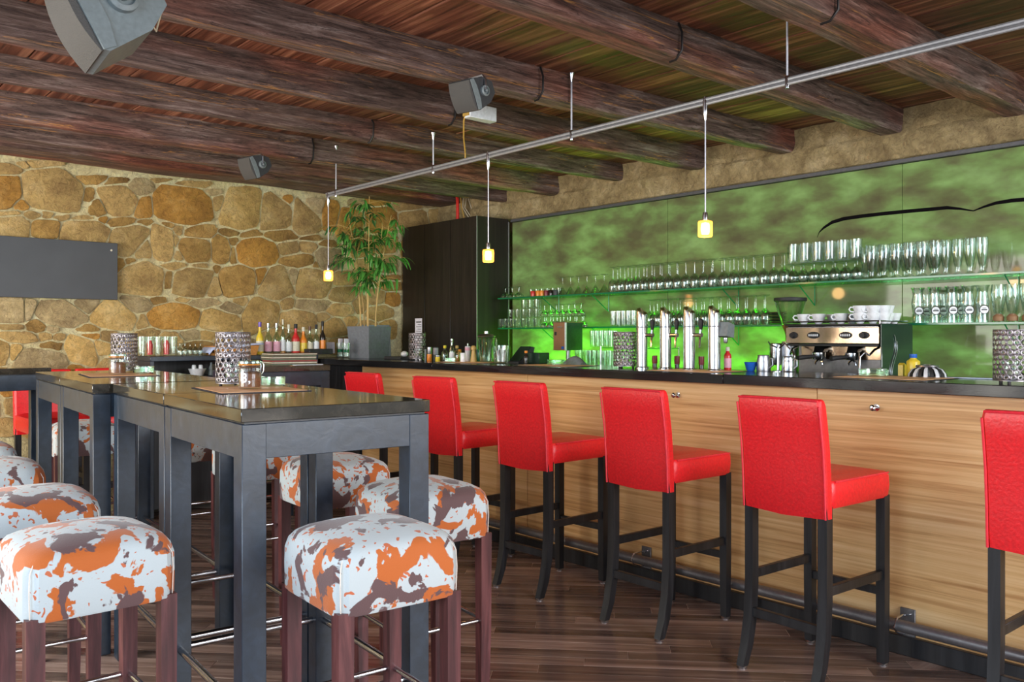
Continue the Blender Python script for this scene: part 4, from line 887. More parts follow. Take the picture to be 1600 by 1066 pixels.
# px, top y, radius, body, liquid, label mat, cap, text
BT = [(406, 504, .030, 'yellow', None, 'cream', 'purple', 'yellow bottle with purple neck, leftmost on the sideboard'),
      (419, 506, .031, 'paleg', None, 'pink', 'steel', 'clear bottle with pink label, next to the yellow bottle'),
      (432, 506, .031, 'paleg', None, 'pink', 'steel', 'clear bottle with pink label, left of the tall thin one'),
      (442, 500, .022, 'paleg', 'orange', 'white', 'cream', 'tall thin bottle with orange liquid in its lower half'),
      (451, 508, .027, 'paleg', None, 'white', 'cream', 'clear bottle with white label left of the red bottle'),
      (462, 507, .034, 'redl', None, 'cream', 'ink', 'red liqueur bottle with round shoulders and dark cap'),
      (474, 512, .032, 'orange', None, 'yellow', 'cream', 'orange bottle with yellow label right of the red one'),
      (484, 511, .026, 'paleg', None, 'cream', 'leather', 'clear bottle with cream label and brown cap'),
      (494, 508, .027, 'paleg', None, 'white', 'ink', 'clear bottle with black cap, second from the right end'),
      (504, 503, .026, 'dkwine', None, 'orange', 'ink', 'black bottle with orange label at right end of bottle row')]
for px, ty, r, bd, lq, lm, cp, tx in BT:
    X_, d_ = on_y(px, YS); h = zat(ty, d_) - ZS
    bottle(X_, YS, ZS, r, h, bd, tx, lm, cp, .36 if r > .024 else .30, 'bottle', .55, lq, 'bottles on the sideboard')
# wine bottles behind the taps, red bottle
for px, l in ((1023, 'left'), (1058, 'middle'), (1096, 'right')):
    bottle(4.30, on_x(px, 4.30)[0], .90, .038, .325, 'dkwine', 'dark wine bottle with burgundy neck foil behind the taps, %s of three' % l, None, 'foil', .36, 'wine_bottle', .62, None, 'wine bottles behind the taps')
bottle(4.02, on_x(1137, 4.02)[0], ZB, .020, .125, 'redl', 'small red bottle with wooden stopper right of the taps', 'pink', 'cream', .45, 'bottle', .7)

# ---------------------------------------------------------------- perforated lanterns
def lantern_mesh(r=.067, z0=.014, z1=.215, nt=17, nz=10):
    m = MB(); dz = (z1 - z0 - .006) / nz; dt = 2 * PI / nt
    def P(t, z): return (r * math.cos(t), r * math.sin(t), z)
    for i in range(nt):
        for j in range(nz):
            t0 = (i + (.5 if j % 2 else 0)) * dt; zc = z0 + .003 + (j + .5) * dz; tc = t0 + dt / 2
            big = ((i + j) % 3) != 0 ; q = .43 if big else .30
            if j in (0, nz - 1, nz // 2): q = .20
            out = []; inn = []
            for k in range(8):
                a = PI / 8 + k * PI / 4 + (0 if big else PI / 8); 
                c, s = math.cos(PI / 4 * k), math.sin(PI / 4 * k); mx_ = max(abs(c), abs(s)); out.append(P(tc + dt / 2 * c / mx_, zc + dz / 2 * s / mx_))
                inn.append(P(tc + dt * q * c, zc + dz * q * 1.1 * s))
            m.add(out + inn, [(k, (k + 1) % 8, 8 + (k + 1) % 8, 8 + k) for k in range(8)])
    for za, zb in ((z0, z0 + .003), (z1 - .003, z1)):
        m.lathe([(r, za), (r, zb)], nt * 2, cap0=False, cap1=False)
    me = m.mesh('perforated_shell', M['lant']); return me
LM = lantern_mesh()
lp = Proto(empty('lantern')); sh_ = link('perforated_shell', LM, lp.o)
md = sh_.modifiers.new('thickness', 'SOLIDIFY'); md.thickness = .0012
MB().lathe([(.001, .012), (.066, .012), (.066, .015), (.001, .015)], 28).obj('base_plate', M['lant'], lp.o)
for k in range(3): MB().lathe([(.001, 0), (.006, 0), (.007, .006), (.005, .013)], 8, .05 * math.cos(k * 2.09 + .8), .05 * math.sin(k * 2.09 + .8)).obj('foot', M['iron'], lp.o)
MB().lathe([(.001, .016), (.030, .016), (.034, .09), (.032, .09), (.028, .02), (.001, .019)], 16).obj('glass_cup', M['glass'], lp.o); MB().lathe([(.001, .019), (.026, .02), (.027, .05), (.001, .052)], 14).obj('candle', M['cream'], lp.o)
gL = 'perforated metal lanterns'
lp.put((1.425, 3.32, 1.153), .2, 'perforated metal lantern on the nearest black table beside marked jar', 'lantern', gL)
lp.put((1.50, 4.92, 1.153), .9, 'perforated metal lantern on the third black table', 'lantern', gL)
y = on_x(652, 3.92)[0]; lp.put((3.92, y, ZB), 1.4, 'perforated metal lantern at the far end of the bar, beside the planter', 'lantern', gL)
y = on_x(976, 3.88)[0]; lp.put((3.88, y, ZB), 2.4, 'perforated metal lantern on the bar left of the steel beer taps', 'lantern', gL)
y = on_x(1581, 3.74)[0]; lp.put((3.74, y, ZB), .4, 'perforated metal lantern on the bar at the right edge of the photo', 'lantern', gL)

# ---------------------------------------------------------------- jars, ashtrays, mats
def mat_(x, y, z, L, W, rz, label):
    t = empty('placemat', (x, y, z), rz); tag(t, label, 'placemat', 'slatted placemats')
    MB().box(-L / 2, L / 2, -W / 2, W / 2, 0, .002, .0005).obj('border', M['matb'], t)
    for i in range(11):
        u = -L / 2 + .016 + (L - .032) * i / 11
        link('slat', MATS(L, W), t, (u + (L - .032) / 22, 0, .002))
    return t
_mc = {}
def MATS(L, W):
    if (L, W) not in _mc: _mc[L, W] = MB().box(-(L - .032) / 22 + .0008, (L - .032) / 22 - .0008, -W / 2 + .012, W / 2 - .012, 0, .0016, .0004).mesh('slat', M['mat'])
    return _mc[L, W]
mat_(1.40, 3.11, 1.1505, .44, .33, ra + 1.5, 'slatted placemat under lantern and jar on the nearest table')
mat_(1.41, 4.72, 1.1505, .44, .33, ra + 1.5, 'slatted placemat under the jar on the third table')
for px, X, l in ((735, 3.86, 'slatted placemat under the cruets at the left part of the bar'), (870, 3.86, 'slatted placemat under the ashtray left of the beer taps'), (1085, 3.80, 'slatted placemat lying in front of the beer taps'), (1395, 3.84, 'slatted placemat in front of the espresso machine')):
    mat_(X, on_x(px, X)[0], ZB + .0005, .44, .33, PI / 2, l)
def jar(x, y, z, label, mark):
    t = empty('clip_jar', (x, y, z)); tag(t, label, 'jar', 'clip top jars on the tables'); r = .042
    MB().lathe([(.001, .002), (r * .93, .002), (r, .008), (r, .078), (r * .86, .086), (r * .86, .092), (r * .82, .092), (r * .82, .084), (r * .95, .077), (r * .95, .01), (.001, .006)], 22, cap0=False, cap1=False).obj('glass_body', M['jglass'], t)
    MB().lathe([(.001, .008), (r * .92, .008), (r * .93, .058), (r * .6, .063), (.001, .060)], 18).obj('beans', M['seeds'], t)
    MB().lathe([(r * .92, .092), (r * 1.0, .094), (r * 1.0, .103), (r * .8, .107), (.001, .106)], 22).obj('lid', M['paleg'], t)
    MB().lathe([(r * .93, .0885), (r * .99, .090), (r * .93, .0925)], 20, cap0=False, cap1=False).obj('rubber_ring', M['orange'], t)
    w_ = MB(); a0 = -.9
    c, s = math.cos(a0), math.sin(a0)
    for da in (-.22, .22):
        c, s = math.cos(a0 + da), math.sin(a0 + da); w_.tube([(c * r * 1.02, s * r * 1.02, .104), (c * r * 1.22, s * r * 1.22, .090), (c * r * 1.20, s * r * 1.20, .066), (c * r * 1.03, s * r * 1.03, .055)], .0015, 6)
    w_.tube([(r * 1.03 * math.cos(2 * PI * i / 20), r * 1.03 * math.sin(2 * PI * i / 20), .084) for i in range(21)], .0014, 6)
    w_.obj('wire_clip', M['chrome'], t)['kind'] = 'stuff'
    if mark:
        cu = bpy.data.curves.new('digit', 'FONT'); cu.body = mark; cu.size = .050; cu.extrude = .0004; cu.align_x = 'CENTER'; cu.resolution_u = 3; cu.offset = .0006
        tmp = bpy.data.objects.new('tmp', cu); COL.objects.link(tmp); bpy.context.view_layer.update()
        me = bpy.data.meshes.new_from_object(tmp.evaluated_get(bpy.context.evaluated_depsgraph_get())); bpy.data.objects.remove(tmp)
        am = math.atan2(-y, -x) - .35
        for v in me.vertices:
            u, h, e = v.co; A = am + u / r; R_ = r * 1.012 + e; v.co = (R_ * math.cos(A), R_ * math.sin(A), .026 + h)
        me.materials.clear(); me.materials.append(M['chalk']); link('written_mark', me, t)
jar(1.385, 3.075, 1.1545, 'clip top jar of brown beans marked with 3 on the nearest table', '3,')
jar(1.40, 4.70, 1.1545, 'clip top jar of brown beans on the third table', None)
def ashtray(x, y, z, label, r=.048):
    t = empty('ashtray', (x, y, z)); tag(t, label, 'ashtray', 'cut glass ashtrays')
    rings = []
    for q, h in ((.92, 0), (1, .004), (1.03, .032), (.97, .036), (.86, .034), (.80, .010), (.02, .008)):
        rings.append([(r * q * (1 + (.03 if i % 2 else 0)) * math.cos(PI * i / 12), r * q * (1 + (.03 if i % 2 else 0)) * math.sin(PI * i / 12), h) for i in range(24)])
    MB().loft(rings).obj('dish', M['paleg'], t, smooth=False)
    for k in range(3): MB().box(r * .80, r * 1.05, -.005, .005, .030, .0375).obj('rest', M['glass'], t).rotation_euler = (0, 0, k * 2.09)
ashtray(1.535, 3.20, 1.1545, 'glass ashtray beside the marked jar on the nearest table')
ashtray(1.56, 4.78, 1.1545, 'glass ashtray beside the jar on the third table')
ashtray(3.86, on_x(869, 3.86)[0], ZB + .003, 'glass ashtray on the bar left of the taps', .055)
ashtray(3.86, on_x(1365, 3.86)[0], ZB + .003, 'large glass ashtray on the bar before the espresso machine', .062)
# ================================================================ ESPRESSO MACHINE AND FRIENDS
em = empty('espresso_machine', (4.68, 2.47, .92)); tag(em, 'chrome two group espresso machine with dark green glass side on the back counter', 'coffee machine')
y0, y1 = -.275, .275
for sx in (-.12, .14):
    for sy in (-.24, .24): MB().lathe([(.02, 0), (.018, .03), (.022, .035)], 12, sx, sy).obj('foot', M['iron'], em)
MB().box(-.04, .18, y0, y1, .035, .49, .006).obj('body', M['gsteel'], em)
MB().box(-.16, .18, y0, y1, .385, .49, .006).obj('top_housing', M['steel'], em)
MB().box(-.168, -.160, y0 - .004, y1 + .004, .390, .482, .003).obj('front_panel', M['copper'], em)
MB().box(-.17, .185, y0 - .01, y1 + .01, .490, .500, .003).obj('cup_tray', M['ink'], em)
rl_ = MB()
for sx in (-.155, .17): rl_.tube([(sx, y0, .535), (sx, y1, .535)], .004, 8)
MB().tube([(-.16, y0, .5), (-.16, y0, .515), (.17, y0, .515), (.17, y1, .515), (-.16, y1, .515), (-.16, y0, .515)], .004, 8).obj('cup_rail', M['chrome'], em)
MB().box(-.172, .16, y0, y1, .376, .388, .002).obj('lower_lip', M['ink'], em)
for px, wd in ((1240, .045), (1271, .075), (1321, .075), (1350, .06)):
    yy = on_x(px, 4.51)[0] - 2.47
    yy = max(-.225, min(.235, yy))
    o = MB().loft([[(-.168 - a, yy + wd / 2 * q * math.cos(2 * PI * i / 20), .437 + .019 * q * math.sin(2 * PI * i / 20)) for i in range(20)] for q, a in ((1, 0), (1, .004), (.85, .006))]).obj('button_panel', M['ink'], em)
    if wd > .07:
        for k in range(5): MB().ball((-.175, yy + (k - 2) * .0125, .437), (.002, .0045, .007), 8, 6).obj('button', M['porc'], o)
    else: MB().tube([(-.17, yy, .437), (-.195, yy, .437)], [.012, .014], 12).obj('steam_knob', M['ink'], o)
for px in (1277, 1333):
    yy = max(-.2, min(.2, on_x(px, 4.54)[0] - 2.47)); yy = {1277: .105, 1333: -.095}[px]
    g_ = MB().tube([(-.03, yy, .36), (-.10, yy, .355), (-.105, yy, .34)], [.03, .032, .03], 14).obj('group_head', M['chrome'], em)
    MB().lathe([(.036, .300), (.038, .305), (.038, .338), (.034, .342)], 18, -.105, yy).obj('portafilter', M['chrome'], g_)
    MB().tube([(-.14, yy + .01, .318), (-.22, yy + .04, .312), (-.245, yy + .05, .308)], [.009, .014, .013], 10).obj('portafilter_handle', M['ink'], g_)
    MB().tube([(-.105, yy, .302), (-.105, yy - .02, .285), (-.105, yy - .022, .270)], .006, 8).tube([(-.105, yy, .302), (-.105, yy + .02, .285), (-.105, yy + .022, .270)], .006, 8).obj('spout', M['chrome'], g_)
MB().box(-.055, -.04, y0 + .03, y1 - .03, .30, .375, .002).obj('backsplash_panel', M['copper'], em)
MB().box(-.17, -.03, y0 + .02, y1 - .02, .035, .10, .004).obj('drip_tray', M['steel'], em)
for k in range(16): MB().box(-.165, -.035, y0 + .04 + k * .031, y0 + .05 + k * .031, .100, .106).obj('grate_bar', M['chrome'], em)
for s_, yy in ((1, y1 - .03), (-1, y0 + .03)):
    MB().tube([(-.10, yy, .37), (-.15, yy, .36), (-.19, yy - .01 * s_, .33), (-.20, yy - .03 * s_, .345), (-.215, yy - .05 * s_, .32), (-.22, yy - .055 * s_, .18)], .0065, 10).obj('steam_wand', M['chrome'], em)
MB().box(-.055, -.042, y0 + .05, y0 + .13, .20, .245, .001).obj('rating_plate', M['ink'], em)
for k in range(3): MB().box(-.0565, -.055, y0 + .06, y0 + .12 - .012 * k, .209 + k * .011, .213 + k * .011).obj('plate_line', M['porc'], em)
o = MB().lathe([(.001, 0), (.022, 0), (.022, .004), (.001, .006)], 18).obj('pressure_gauge', M['porc'], em); o.matrix_local = Matrix.Translation((-.055, y1 - .05, .20)) @ Matrix.Rotation(-PI / 2, 4, 'Y')
sp = MB().box(-.175, .19, y0 - .022, y0 - .012, .03, .498, .004).obj('glass_side_panel', M['dglass'], em)
sw = []
for i in range(25):
    t = i / 24; sw.append((-.055 + .035 * math.sin(t * 2 * PI + .4) * (1 - .3 * t), y0 - .024, .44 - .30 * t))
MB().tube(sw, .004, 8).obj('curved_emblem', M['steel'], sp)
sw = [(x + .018, y, z - .01) for x, y, z in sw[2:-3]]
MB().tube(sw, .003, 8).obj('curved_emblem', M['steel'], sp)
# cups on the machine
cupP = Proto(empty('espresso_cup'))
MB().lathe([(.001, .002), (.017, 0), (.018, .004), (.030, .02), (.038, .048), (.0395, .058), (.037, .058), (.035, .047), (.027, .021), (.001, .012)], 18, cap0=False, cap1=False).obj('bowl', M['porc'], cupP.o)
MB().tube([(.036, 0, .048), (.052, 0, .050), (.060, 0, .038), (.052, 0, .026), (.033, 0, .024)], .0042, 8).obj('handle', M['porc'], cupP.o)
MB().lathe([(.001, 0), (.0001, 0.0001)], 3)
for i, (px, X, lv, lab) in enumerate([(1256, 4.56, 0, 'white cup at the left end on top of the espresso machine'), (1279, 4.58, 0, 'white cup second from left on the espresso machine'), (1302, 4.70, 0, 'white cup in shadow behind the others on the espresso machine'),
     (1314, 4.57, 0, 'white cup at the middle of the espresso machine top'), (1331, 4.68, 0, 'white cup right behind the middle one on the machine'), (1344, 4.56, 0, 'white cup right of the middle on the espresso machine'), (1344, 4.56, 1, 'white cup stacked above right of middle on the machine'),
     (1364, 4.58, 0, 'white cup near the right end of the espresso machine'), (1364, 4.58, 1, 'large white cup stacked near the right end of machine'), (1382, 4.62, 0, 'white cup third from the right end of the machine'), (1382, 4.62, 1, 'white cup stacked third from the right end'),
     (1398, 4.66, 0, 'white cup second from the right end of the machine'), (1398, 4.66, 1, 'white cup stacked second from the right end'), (1410, 4.74, 0, 'white cup at far right rear of the machine top')]):
    y = on_x(px, X)[0]; y = max(y, 2.22)
    cupP.put((X, y, 1.421 + lv * .040), 2.4 + random.uniform(-.3, .3), lab, 'cup', 'white cups on the espresso machine')
# saucers, small plates on lower shelf
for i in range(8):
    o = MB().lathe([(.001, 0), (.025, 0), (.06, .008), (.062, .010), (.028, .004), (.001, .003)], 20).obj('saucer', M['leather'] if i % 2 else M['ink']); o.location = (4.97, on_x(1214, 4.97)[0], ZL + i * .0105)
    tag(o, 'dark saucer in stack left of the coffee grinder, %s' % ('lowest', 'second from bottom', 'third from bottom', 'fourth from bottom', 'fourth from top', 'third from top', 'second from top', 'topmost')[i], 'saucer', 'dark saucers on the lower shelf')
# grinder
gd = empty('coffee_grinder', (4.66, on_x(1232, 4.66)[0], .92)); tag(gd, 'coffee grinder with clear bean hopper left of the espresso machine', 'grinder')
MB().box(-.07, .08, -.07, .07, 0, .04, .006).obj('base', M['ink'], gd); MB().lathe([(.05, .04), (.052, .30), (.055, .36), (.05, .40)], 20, .02, 0).obj('motor_housing', M['steel'], gd)
MB().lathe([(.001, .26), (.042, .26), (.045, .275), (.045, .385), (.04, .39), (.001, .39)], 18, -.03, .06).obj('dosing_chamber', M['chrome'], gd)
MB().tube([(-.07, .06, .26), (-.10, .06, .25), (-.10, .10, .245)], .007, 8).obj('dosing_lever', M['ink'], gd)
MB().lathe([(.028, .40), (.030, .44), (.088, .625), (.092, .645), (.089, .645), (.085, .625), (.027, .44)], 24, .02, 0, cap0=False, cap1=False).obj('hopper', M['glass'], gd)
MB().lathe([(.001, .405), (.027, .405), (.029, .44), (.05, .50), (.001, .505)], 18, .02, 0).obj('beans', M['seeds'], gd)
MB().lathe([(.093, .640), (.097, .645), (.095, .662), (.02, .668), (.001, .668)], 24, .02, 0).obj('lid', M['ink'], gd)
# jugs and bowls behind/on the bar
def simple(nm, px, X, z, prof, m, label, cat, n=18, group=None, extra=None):
    y = on_x(px, X)[0]; t = empty(nm, (X, y, z)); tag(t, label, cat, group)
    MB().lathe(prof, n, cap0=False, cap1=False).obj('body', M[m], t)
    if extra: extra(t)
    return t
simple('bowl', 1173, 4.06, ZB, [(.001, .002), (.018, 0), (.022, .004), (.034, .045), (.036, .048), (.032, .046), (.02, .008), (.001, .006)], 'blue', 'small blue bowl on the bar left of the metal jugs', 'bowl')
def hnd(r, h):
    def f(t): MB().tube([(0, -r * .98, h * .85), (0, -r * 1.5, h * .8), (0, -r * 1.55, h * .4), (0, -r * .98, h * .2)], .004, 8).obj('handle', M['steel'], t)
    return f
simple('milk_jug', 1193, 4.08, ZB, [(.001, .001), (.036, 0), (.038, .01), (.036, .055), (.030, .082), (.032, .088), (.029, .086), (.034, .055), (.036, .01), (.001, .006)], 'steel', 'brushed steel milk jug behind the bar right of blue bowl', 'jug', extra=hnd(.036, .085))
simple('milk_jug', 1232, 4.10, ZB, [(.001, .001), (.033, 0), (.035, .008), (.032, .06), (.028, .076), (.030, .082), (.027, .08), (.030, .06), (.033, .008), (.001, .006)], 'chrome', 'shiny steel milk jug in front of the espresso machine left side', 'jug', extra=hnd(.033, .08))
lv = empty('lever_stand', (4.10, on_x(1216, 4.10)[0], ZB)); tag(lv, 'slim chrome stand with black lever beside the milk jugs', 'stand')
MB().lathe([(.03, 0), (.03, .004), (.008, .008), (.006, .13), (.001, .132)], 14).obj('post', M['chrome'], lv); MB().tube([(0, 0, .125), (0, .05, .145), (0, .06, .16)], .004, 8).obj('lever', M['ink'], lv); MB().tube([(0, 0, .12), (0, -.04, .15), (0, -.07, .12)], .004, 8).obj('arm', M['chrome'], lv)
# wire basket, cleaning bottle, sponge
y = on_x(1449, 4.02)[0]; wb = empty('striped_dish', (4.02, y, ZB)); tag(wb, 'domed dish with black and white ribs on the bar beside the yellow bottle', 'dish')
for i in range(20):
    a = 2 * PI * i / 20; c, s = math.cos(a), math.sin(a); b = a + .13
    MB().loft([[(r * math.cos(a - q), r * math.sin(a - q), h), (r * math.cos(a + q), r * math.sin(a + q), h), ((r - .003) * math.cos(a + q), (r - .003) * math.sin(a + q), h), ((r - .003) * math.cos(a - q), (r - .003) * math.sin(a - q), h)] for r, h, q in ((.083, .0, .10), (.080, .018, .10), (.066, .038, .11), (.045, .047, .12))]).obj('rib', M['porc'] if i % 2 else M['ink'], wb)
MB().lathe([(.046, .046), (.050, .050), (.048, .056), (.020, .060), (.018, .054), (.043, .050)], 24, cap0=False, cap1=False).obj('top_ring', M['steel'], wb)
bottle(4.12, on_x(1427, 4.12)[0], ZB, .030, .10, 'yellow', 'yellow cleaning bottle with blue cap right of the espresso machine', None, 'blue', .45, 'bottle', .72)
o = MB().prism([(-.02, 0), (.02, 0), (.02, .045), (-.005, .06), (-.02, .05)], -.012, .012).obj('sponge', M['yellow']); o.location = (4.16, on_x(1410, 4.16)[0], ZB); tag(o, 'yellow sponge leaning at the right foot of espresso machine', 'sponge')
o = MB().box(-.16, .16, -.010, .010, 0, .006, .002).obj('steel_rod', M['steel']); o.location = (4.05, on_x(1500, 4.05)[0], ZB); o.rotation_euler = (0, 0, 1.75); tag(o, 'flat steel strip lying on the bar right of striped dish', 'strip')

# ---------------------------------------------------------------- left part of the bar
XB = 3.90
def cyl(nm, px, ytop, wpx, m, label, cat, X=XB, parts=(), base=ZB, prof=None):
    y, d = on_x(px, X); h = zat(ytop, d) - base; r = wpx * d / FPX / 2
    t = empty(nm, (X, y, base)); tag(t, label, cat)
    MB().lathe(prof(r, h) if prof else [(.001, 0), (r * .95, 0), (r, .003), (r, h * .96), (r * .9, h), (.001, h)], 16).obj('body', M[m], t)
    for nm2, a, b, q, m2 in parts: MB().lathe([(r * q * .98, h * a), (r * q, h * a + .001), (r * q, h * b - .001), (r * q * .95, h * b), (.001, h * b)], 16).obj(nm2, M[m2], t)
    return t
cyl('shaker', 665, 546, 4, 'mgrey', 'slim grey shaker right beside the far bar lantern', 'shaker')
cyl('pepper_mill', 671, 543, 8, 'orange', 'spice mill with orange lower half right of far bar lantern', 'mill', parts=[('grey_top', .5, 1.02, 1.03, 'steel')])
cyl('tin', 681, 543, 8, 'mgrey', 'pale grey tin standing behind a small yellow jar on the bar', 'tin', X=3.98, parts=[('label_band', .45, .95, 1.03, 'paper')])
cyl('small_jar', 684, 555.5, 8, 'yellow', 'small yellow jar in front of the pale grey tin', 'jar', X=3.84, parts=[('lid', .75, 1.02, 1.05, 'steel')])
def cruet(px, X, lab, cap):
    y, d = on_x(px, X); bottle(X, y, ZB, .024, .115, 'paleg', lab, None, cap, .4, 'oil_bottle', .6, 'dkwine' if cap == 'yellow' else 'orange')
cruet(695, 3.93, 'round oil bottle with yellow stopper in the cruet set on the bar', 'yellow')
cruet(714, 3.95, 'round vinegar bottle with amber stopper in the cruet set on the bar', 'cane')
bottle(3.90, on_x(706, 3.90)[0], ZB, .020, .165, 'paleg', 'tall clear pouring bottle with steel spout in the cruet set', 'white', 'chrome', .4, 'bottle', .55)
y = on_x(703, 3.82)[0]; cr = empty('cruet_rack', (3.82, y, ZB)); tag(cr, 'low chrome ribbed glass rack in front of the cruet bottles', 'rack')
MB().box(-.02, .02, -.055, .055, 0, .006, .002).obj('base', M['chrome'], cr)
for k in range(7): MB().lathe([(.007, .006), (.008, .03), (.006, .032)], 8, 0, -.05 + k * .0165).obj('cup_rib', M['paleg'], cr)
cyl('amber_jar', 718, 546, 6, 'orange', 'small amber jar right of the cruet set', 'jar', X=4.0)
cyl('white_cup', 723, 551.5, 8, 'porc', 'small white cup between cruets and sauce tin', 'cup', X=3.84)
cyl('sauce_tin', 731, 541, 9, 'paper', 'white tin with pink band and spout on the bar', 'tin', X=3.95, parts=[('pink_band', .72, .92, 1.03, 'pink'), ('spout', 1.0, 1.18, .3, 'steel')])
cyl('pepper_mill', 740, 540, 11, 'cane', 'pale wooden pepper mill on the bar left of glass pitcher', 'mill', prof=lambda r, h: [(.001, 0), (r, 0), (r * 1.0, h * .06), (r * .62, h * .55), (r * .55, h * .72), (r * .75, h * .76), (r * .78, h * .9), (r * .5, h * .98), (.001, h)])
cyl('green_bottle', 748, 546, 6, 'edge', 'slim green bottle peeking out behind the glass pitcher', 'bottle', X=4.05)
pt = cyl('glass_pitcher', 760, 527, 27, 'glass', 'tall clear glass pitcher with lid and handle on the bar', 'pitcher', X=3.92, prof=lambda r, h: [(.001, .002), (r * .72, .002), (r * .74, .01), (r * .95, h * .9), (r, h * .97), (r * .96, h * .97), (r * .91, h * .9), (r * .70, .014), (.001, .01)])
MB().lathe([(.001, .004), (.046, .006), (.058, .13), (.001, .132)], 18).obj('ice_water', M['glass'], pt); MB().lathe([(.062, .182), (.066, .19), (.045, .203), (.018, .207), (.018, .225), (.001, .227)], 20).obj('lid', M['steel'], pt)
MB().tube([(.0, -.058, .17), (.02, -.085, .175), (.02, -.088, .10), (.0, -.052, .06)], .006, 8).obj('handle', M['glass'], pt)
jr = cyl('glass_jar', 783, 540, 27, 'glass', 'wide open glass jar packed with silver cutlery on the bar', 'jar', X=3.88, prof=lambda r, h: [(.001, .002), (r * .85, .002), (r * .88, .01), (r, h), (r * .97, h), (r * .85, .014), (.001, .01)])
for i in range(13):
    a = random.uniform(0, 6.28); q = random.uniform(.005, .034); MB().tube([(q * .7 * math.cos(a), q * .7 * math.sin(a), .012), (q * 1.15 * math.cos(a), q * 1.15 * math.sin(a), random.uniform(.09, .115))], [.0035, .006], 6).obj('cutlery_handle', M['chrome'] if i % 3 else M['porc'], jr)
y = on_x(812, 4.05)[0]; ps = empty('till_screen', (4.05, y, ZB)); tag(ps, 'dark tilted till screen on the bar right of the cutlery jar', 'till')
MB().prism([(-.07, 0), (.05, 0), (.085, .11), (.06, .115), (-.045, .012), (-.07, .012)], -.065, .065).obj('housing', M['dgrey'], ps)
MB().prism([(-.046, .015), (.058, .114), (.056, .117), (-.049, .018)], -.055, .055).obj('screen', M['dglass'], ps)
bottle(3.98, on_x(822, 3.98)[0], ZB, .018, .085, 'dkwine', 'small black bottle with red stopper beside the till', None, 'orange', .5, 'bottle', .62)
o = MB().box(-.05, .05, -.075, .075, 0, .075, .004).obj('green_box', M['dglass']); o.location = (4.10, on_x(839, 4.10)[0], ZB); tag(o, 'flat dark green box on the bar right of the till', 'box')
y = on_x(893, 4.0)[0]; vs = MB()
rg = []
for i in range(9):
    t = i / 8; rg.append([(.05 * math.cos(a) * (1 - .4 * t), -.09 + .18 * t + .0 * a, max(0, .062 * math.sin(PI * min(1, .12 + (1 - t) * .88)) * math.sin(a) if a > 0 else 0)) for a in [PI * k / 8 for k in range(9)]])
o = MB().loft(rg).obj('cloth_heap', M['mgrey']); o.location = (4.02, y, ZB); o.rotation_euler = (0, 0, PI); tag(o, 'dark grey cloth heaped on the bar below the wooden dispenser', 'cloth')
y = on_x(654, 4.06)[0]; mc = empty('menu_card', (4.06, y, ZB)); tag(mc, 'white printed price card standing behind the far bar lantern', 'card')
MB().box(-.001, .001, -.048, .048, .0, .335).obj('card', M['paper'], mc); MB().lathe([(.03, 0), (.03, .01), (.001, .012)], 12, .02, 0).obj('foot', M['steel'], mc)
for k in range(6): MB().box(-.0018, -.001, -.04, .012 + .02 * (k % 2 == 0), .30 - k * .018, .304 - k * .018 + (.006 if k == 0 else 0)).obj('print_line', M['ink'], mc)

# ---------------------------------------------------------------- planter with bamboo
pl = empty('planter', (4.02, 6.43, ZB)); 
PX = 4.04; PY = on_x(577, PX)[0]; pl.location = (PX, PY, ZB); pl.rotation_euler = (0, 0, math.radians(12))
tag(pl, 'square slate grey planter standing on the far end of the bar', 'planter')
m = MB(); a, b, h = .118, .135, .275
m.loft([[(s * q, t * q, z) for s, t in ((-1, -1), (1, -1), (1, 1), (-1, 1))] for q, z in ((a, 0), (b, h), (b - .012, h), (b - .014, h - .03))], True, False); m.obj('box', M['pot'], pl, smooth=False)
MB().box(-b + .014, b - .014, -b + .014, b - .014, h - .04, h - .028).obj('soil', M['soil'], pl)
rb = random.Random(11)
bt = empty('bamboo_plant', (PX, PY, ZB + h - .03)); tag(bt, 'tall bamboo plant with yellow canes growing from the slate planter', 'plant')
canes = [(-.06, .04, -.10, .05, 1.02), (-.03, -.03, .00, -.02, 1.16), (.0, .03, .02, .06, 1.10), (.03, -.05, .10, -.10, 1.0), (.055, -.02, .04, -.05, .95), (-.01, .06, -.07, .10, .85)]
LMX = []
for nm_, mt in (('leafd', 'leafd'), ('leafl', 'leafl'), ('leafy', 'leafy')):
    for bend in (.15, .5):
        m = MB(); L = .10; pr = [(0, .001), (.12, .006), (.35, .0095), (.6, .008), (.85, .004), (1, .0005)]
        top = [(L * t * (1 - .1 * bend * t), w_, -L * bend * t * t + .0) for t, w_ in pr]; vs = []; fs = []
        for x, w_, z in top: vs += [(x, -w_, z + w_ * .3), (x, 0, z), (x, w_, z + w_ * .3)]
        for i in range(len(top) - 1):
            q = 3 * i; fs += [(q, q + 1, q + 4, q + 3), (q + 1, q + 2, q + 5, q + 4)]
        LMX.append((nm_, m.add(vs, fs).mesh('leaf', M[mt])))
lc = 0; tw = MB()
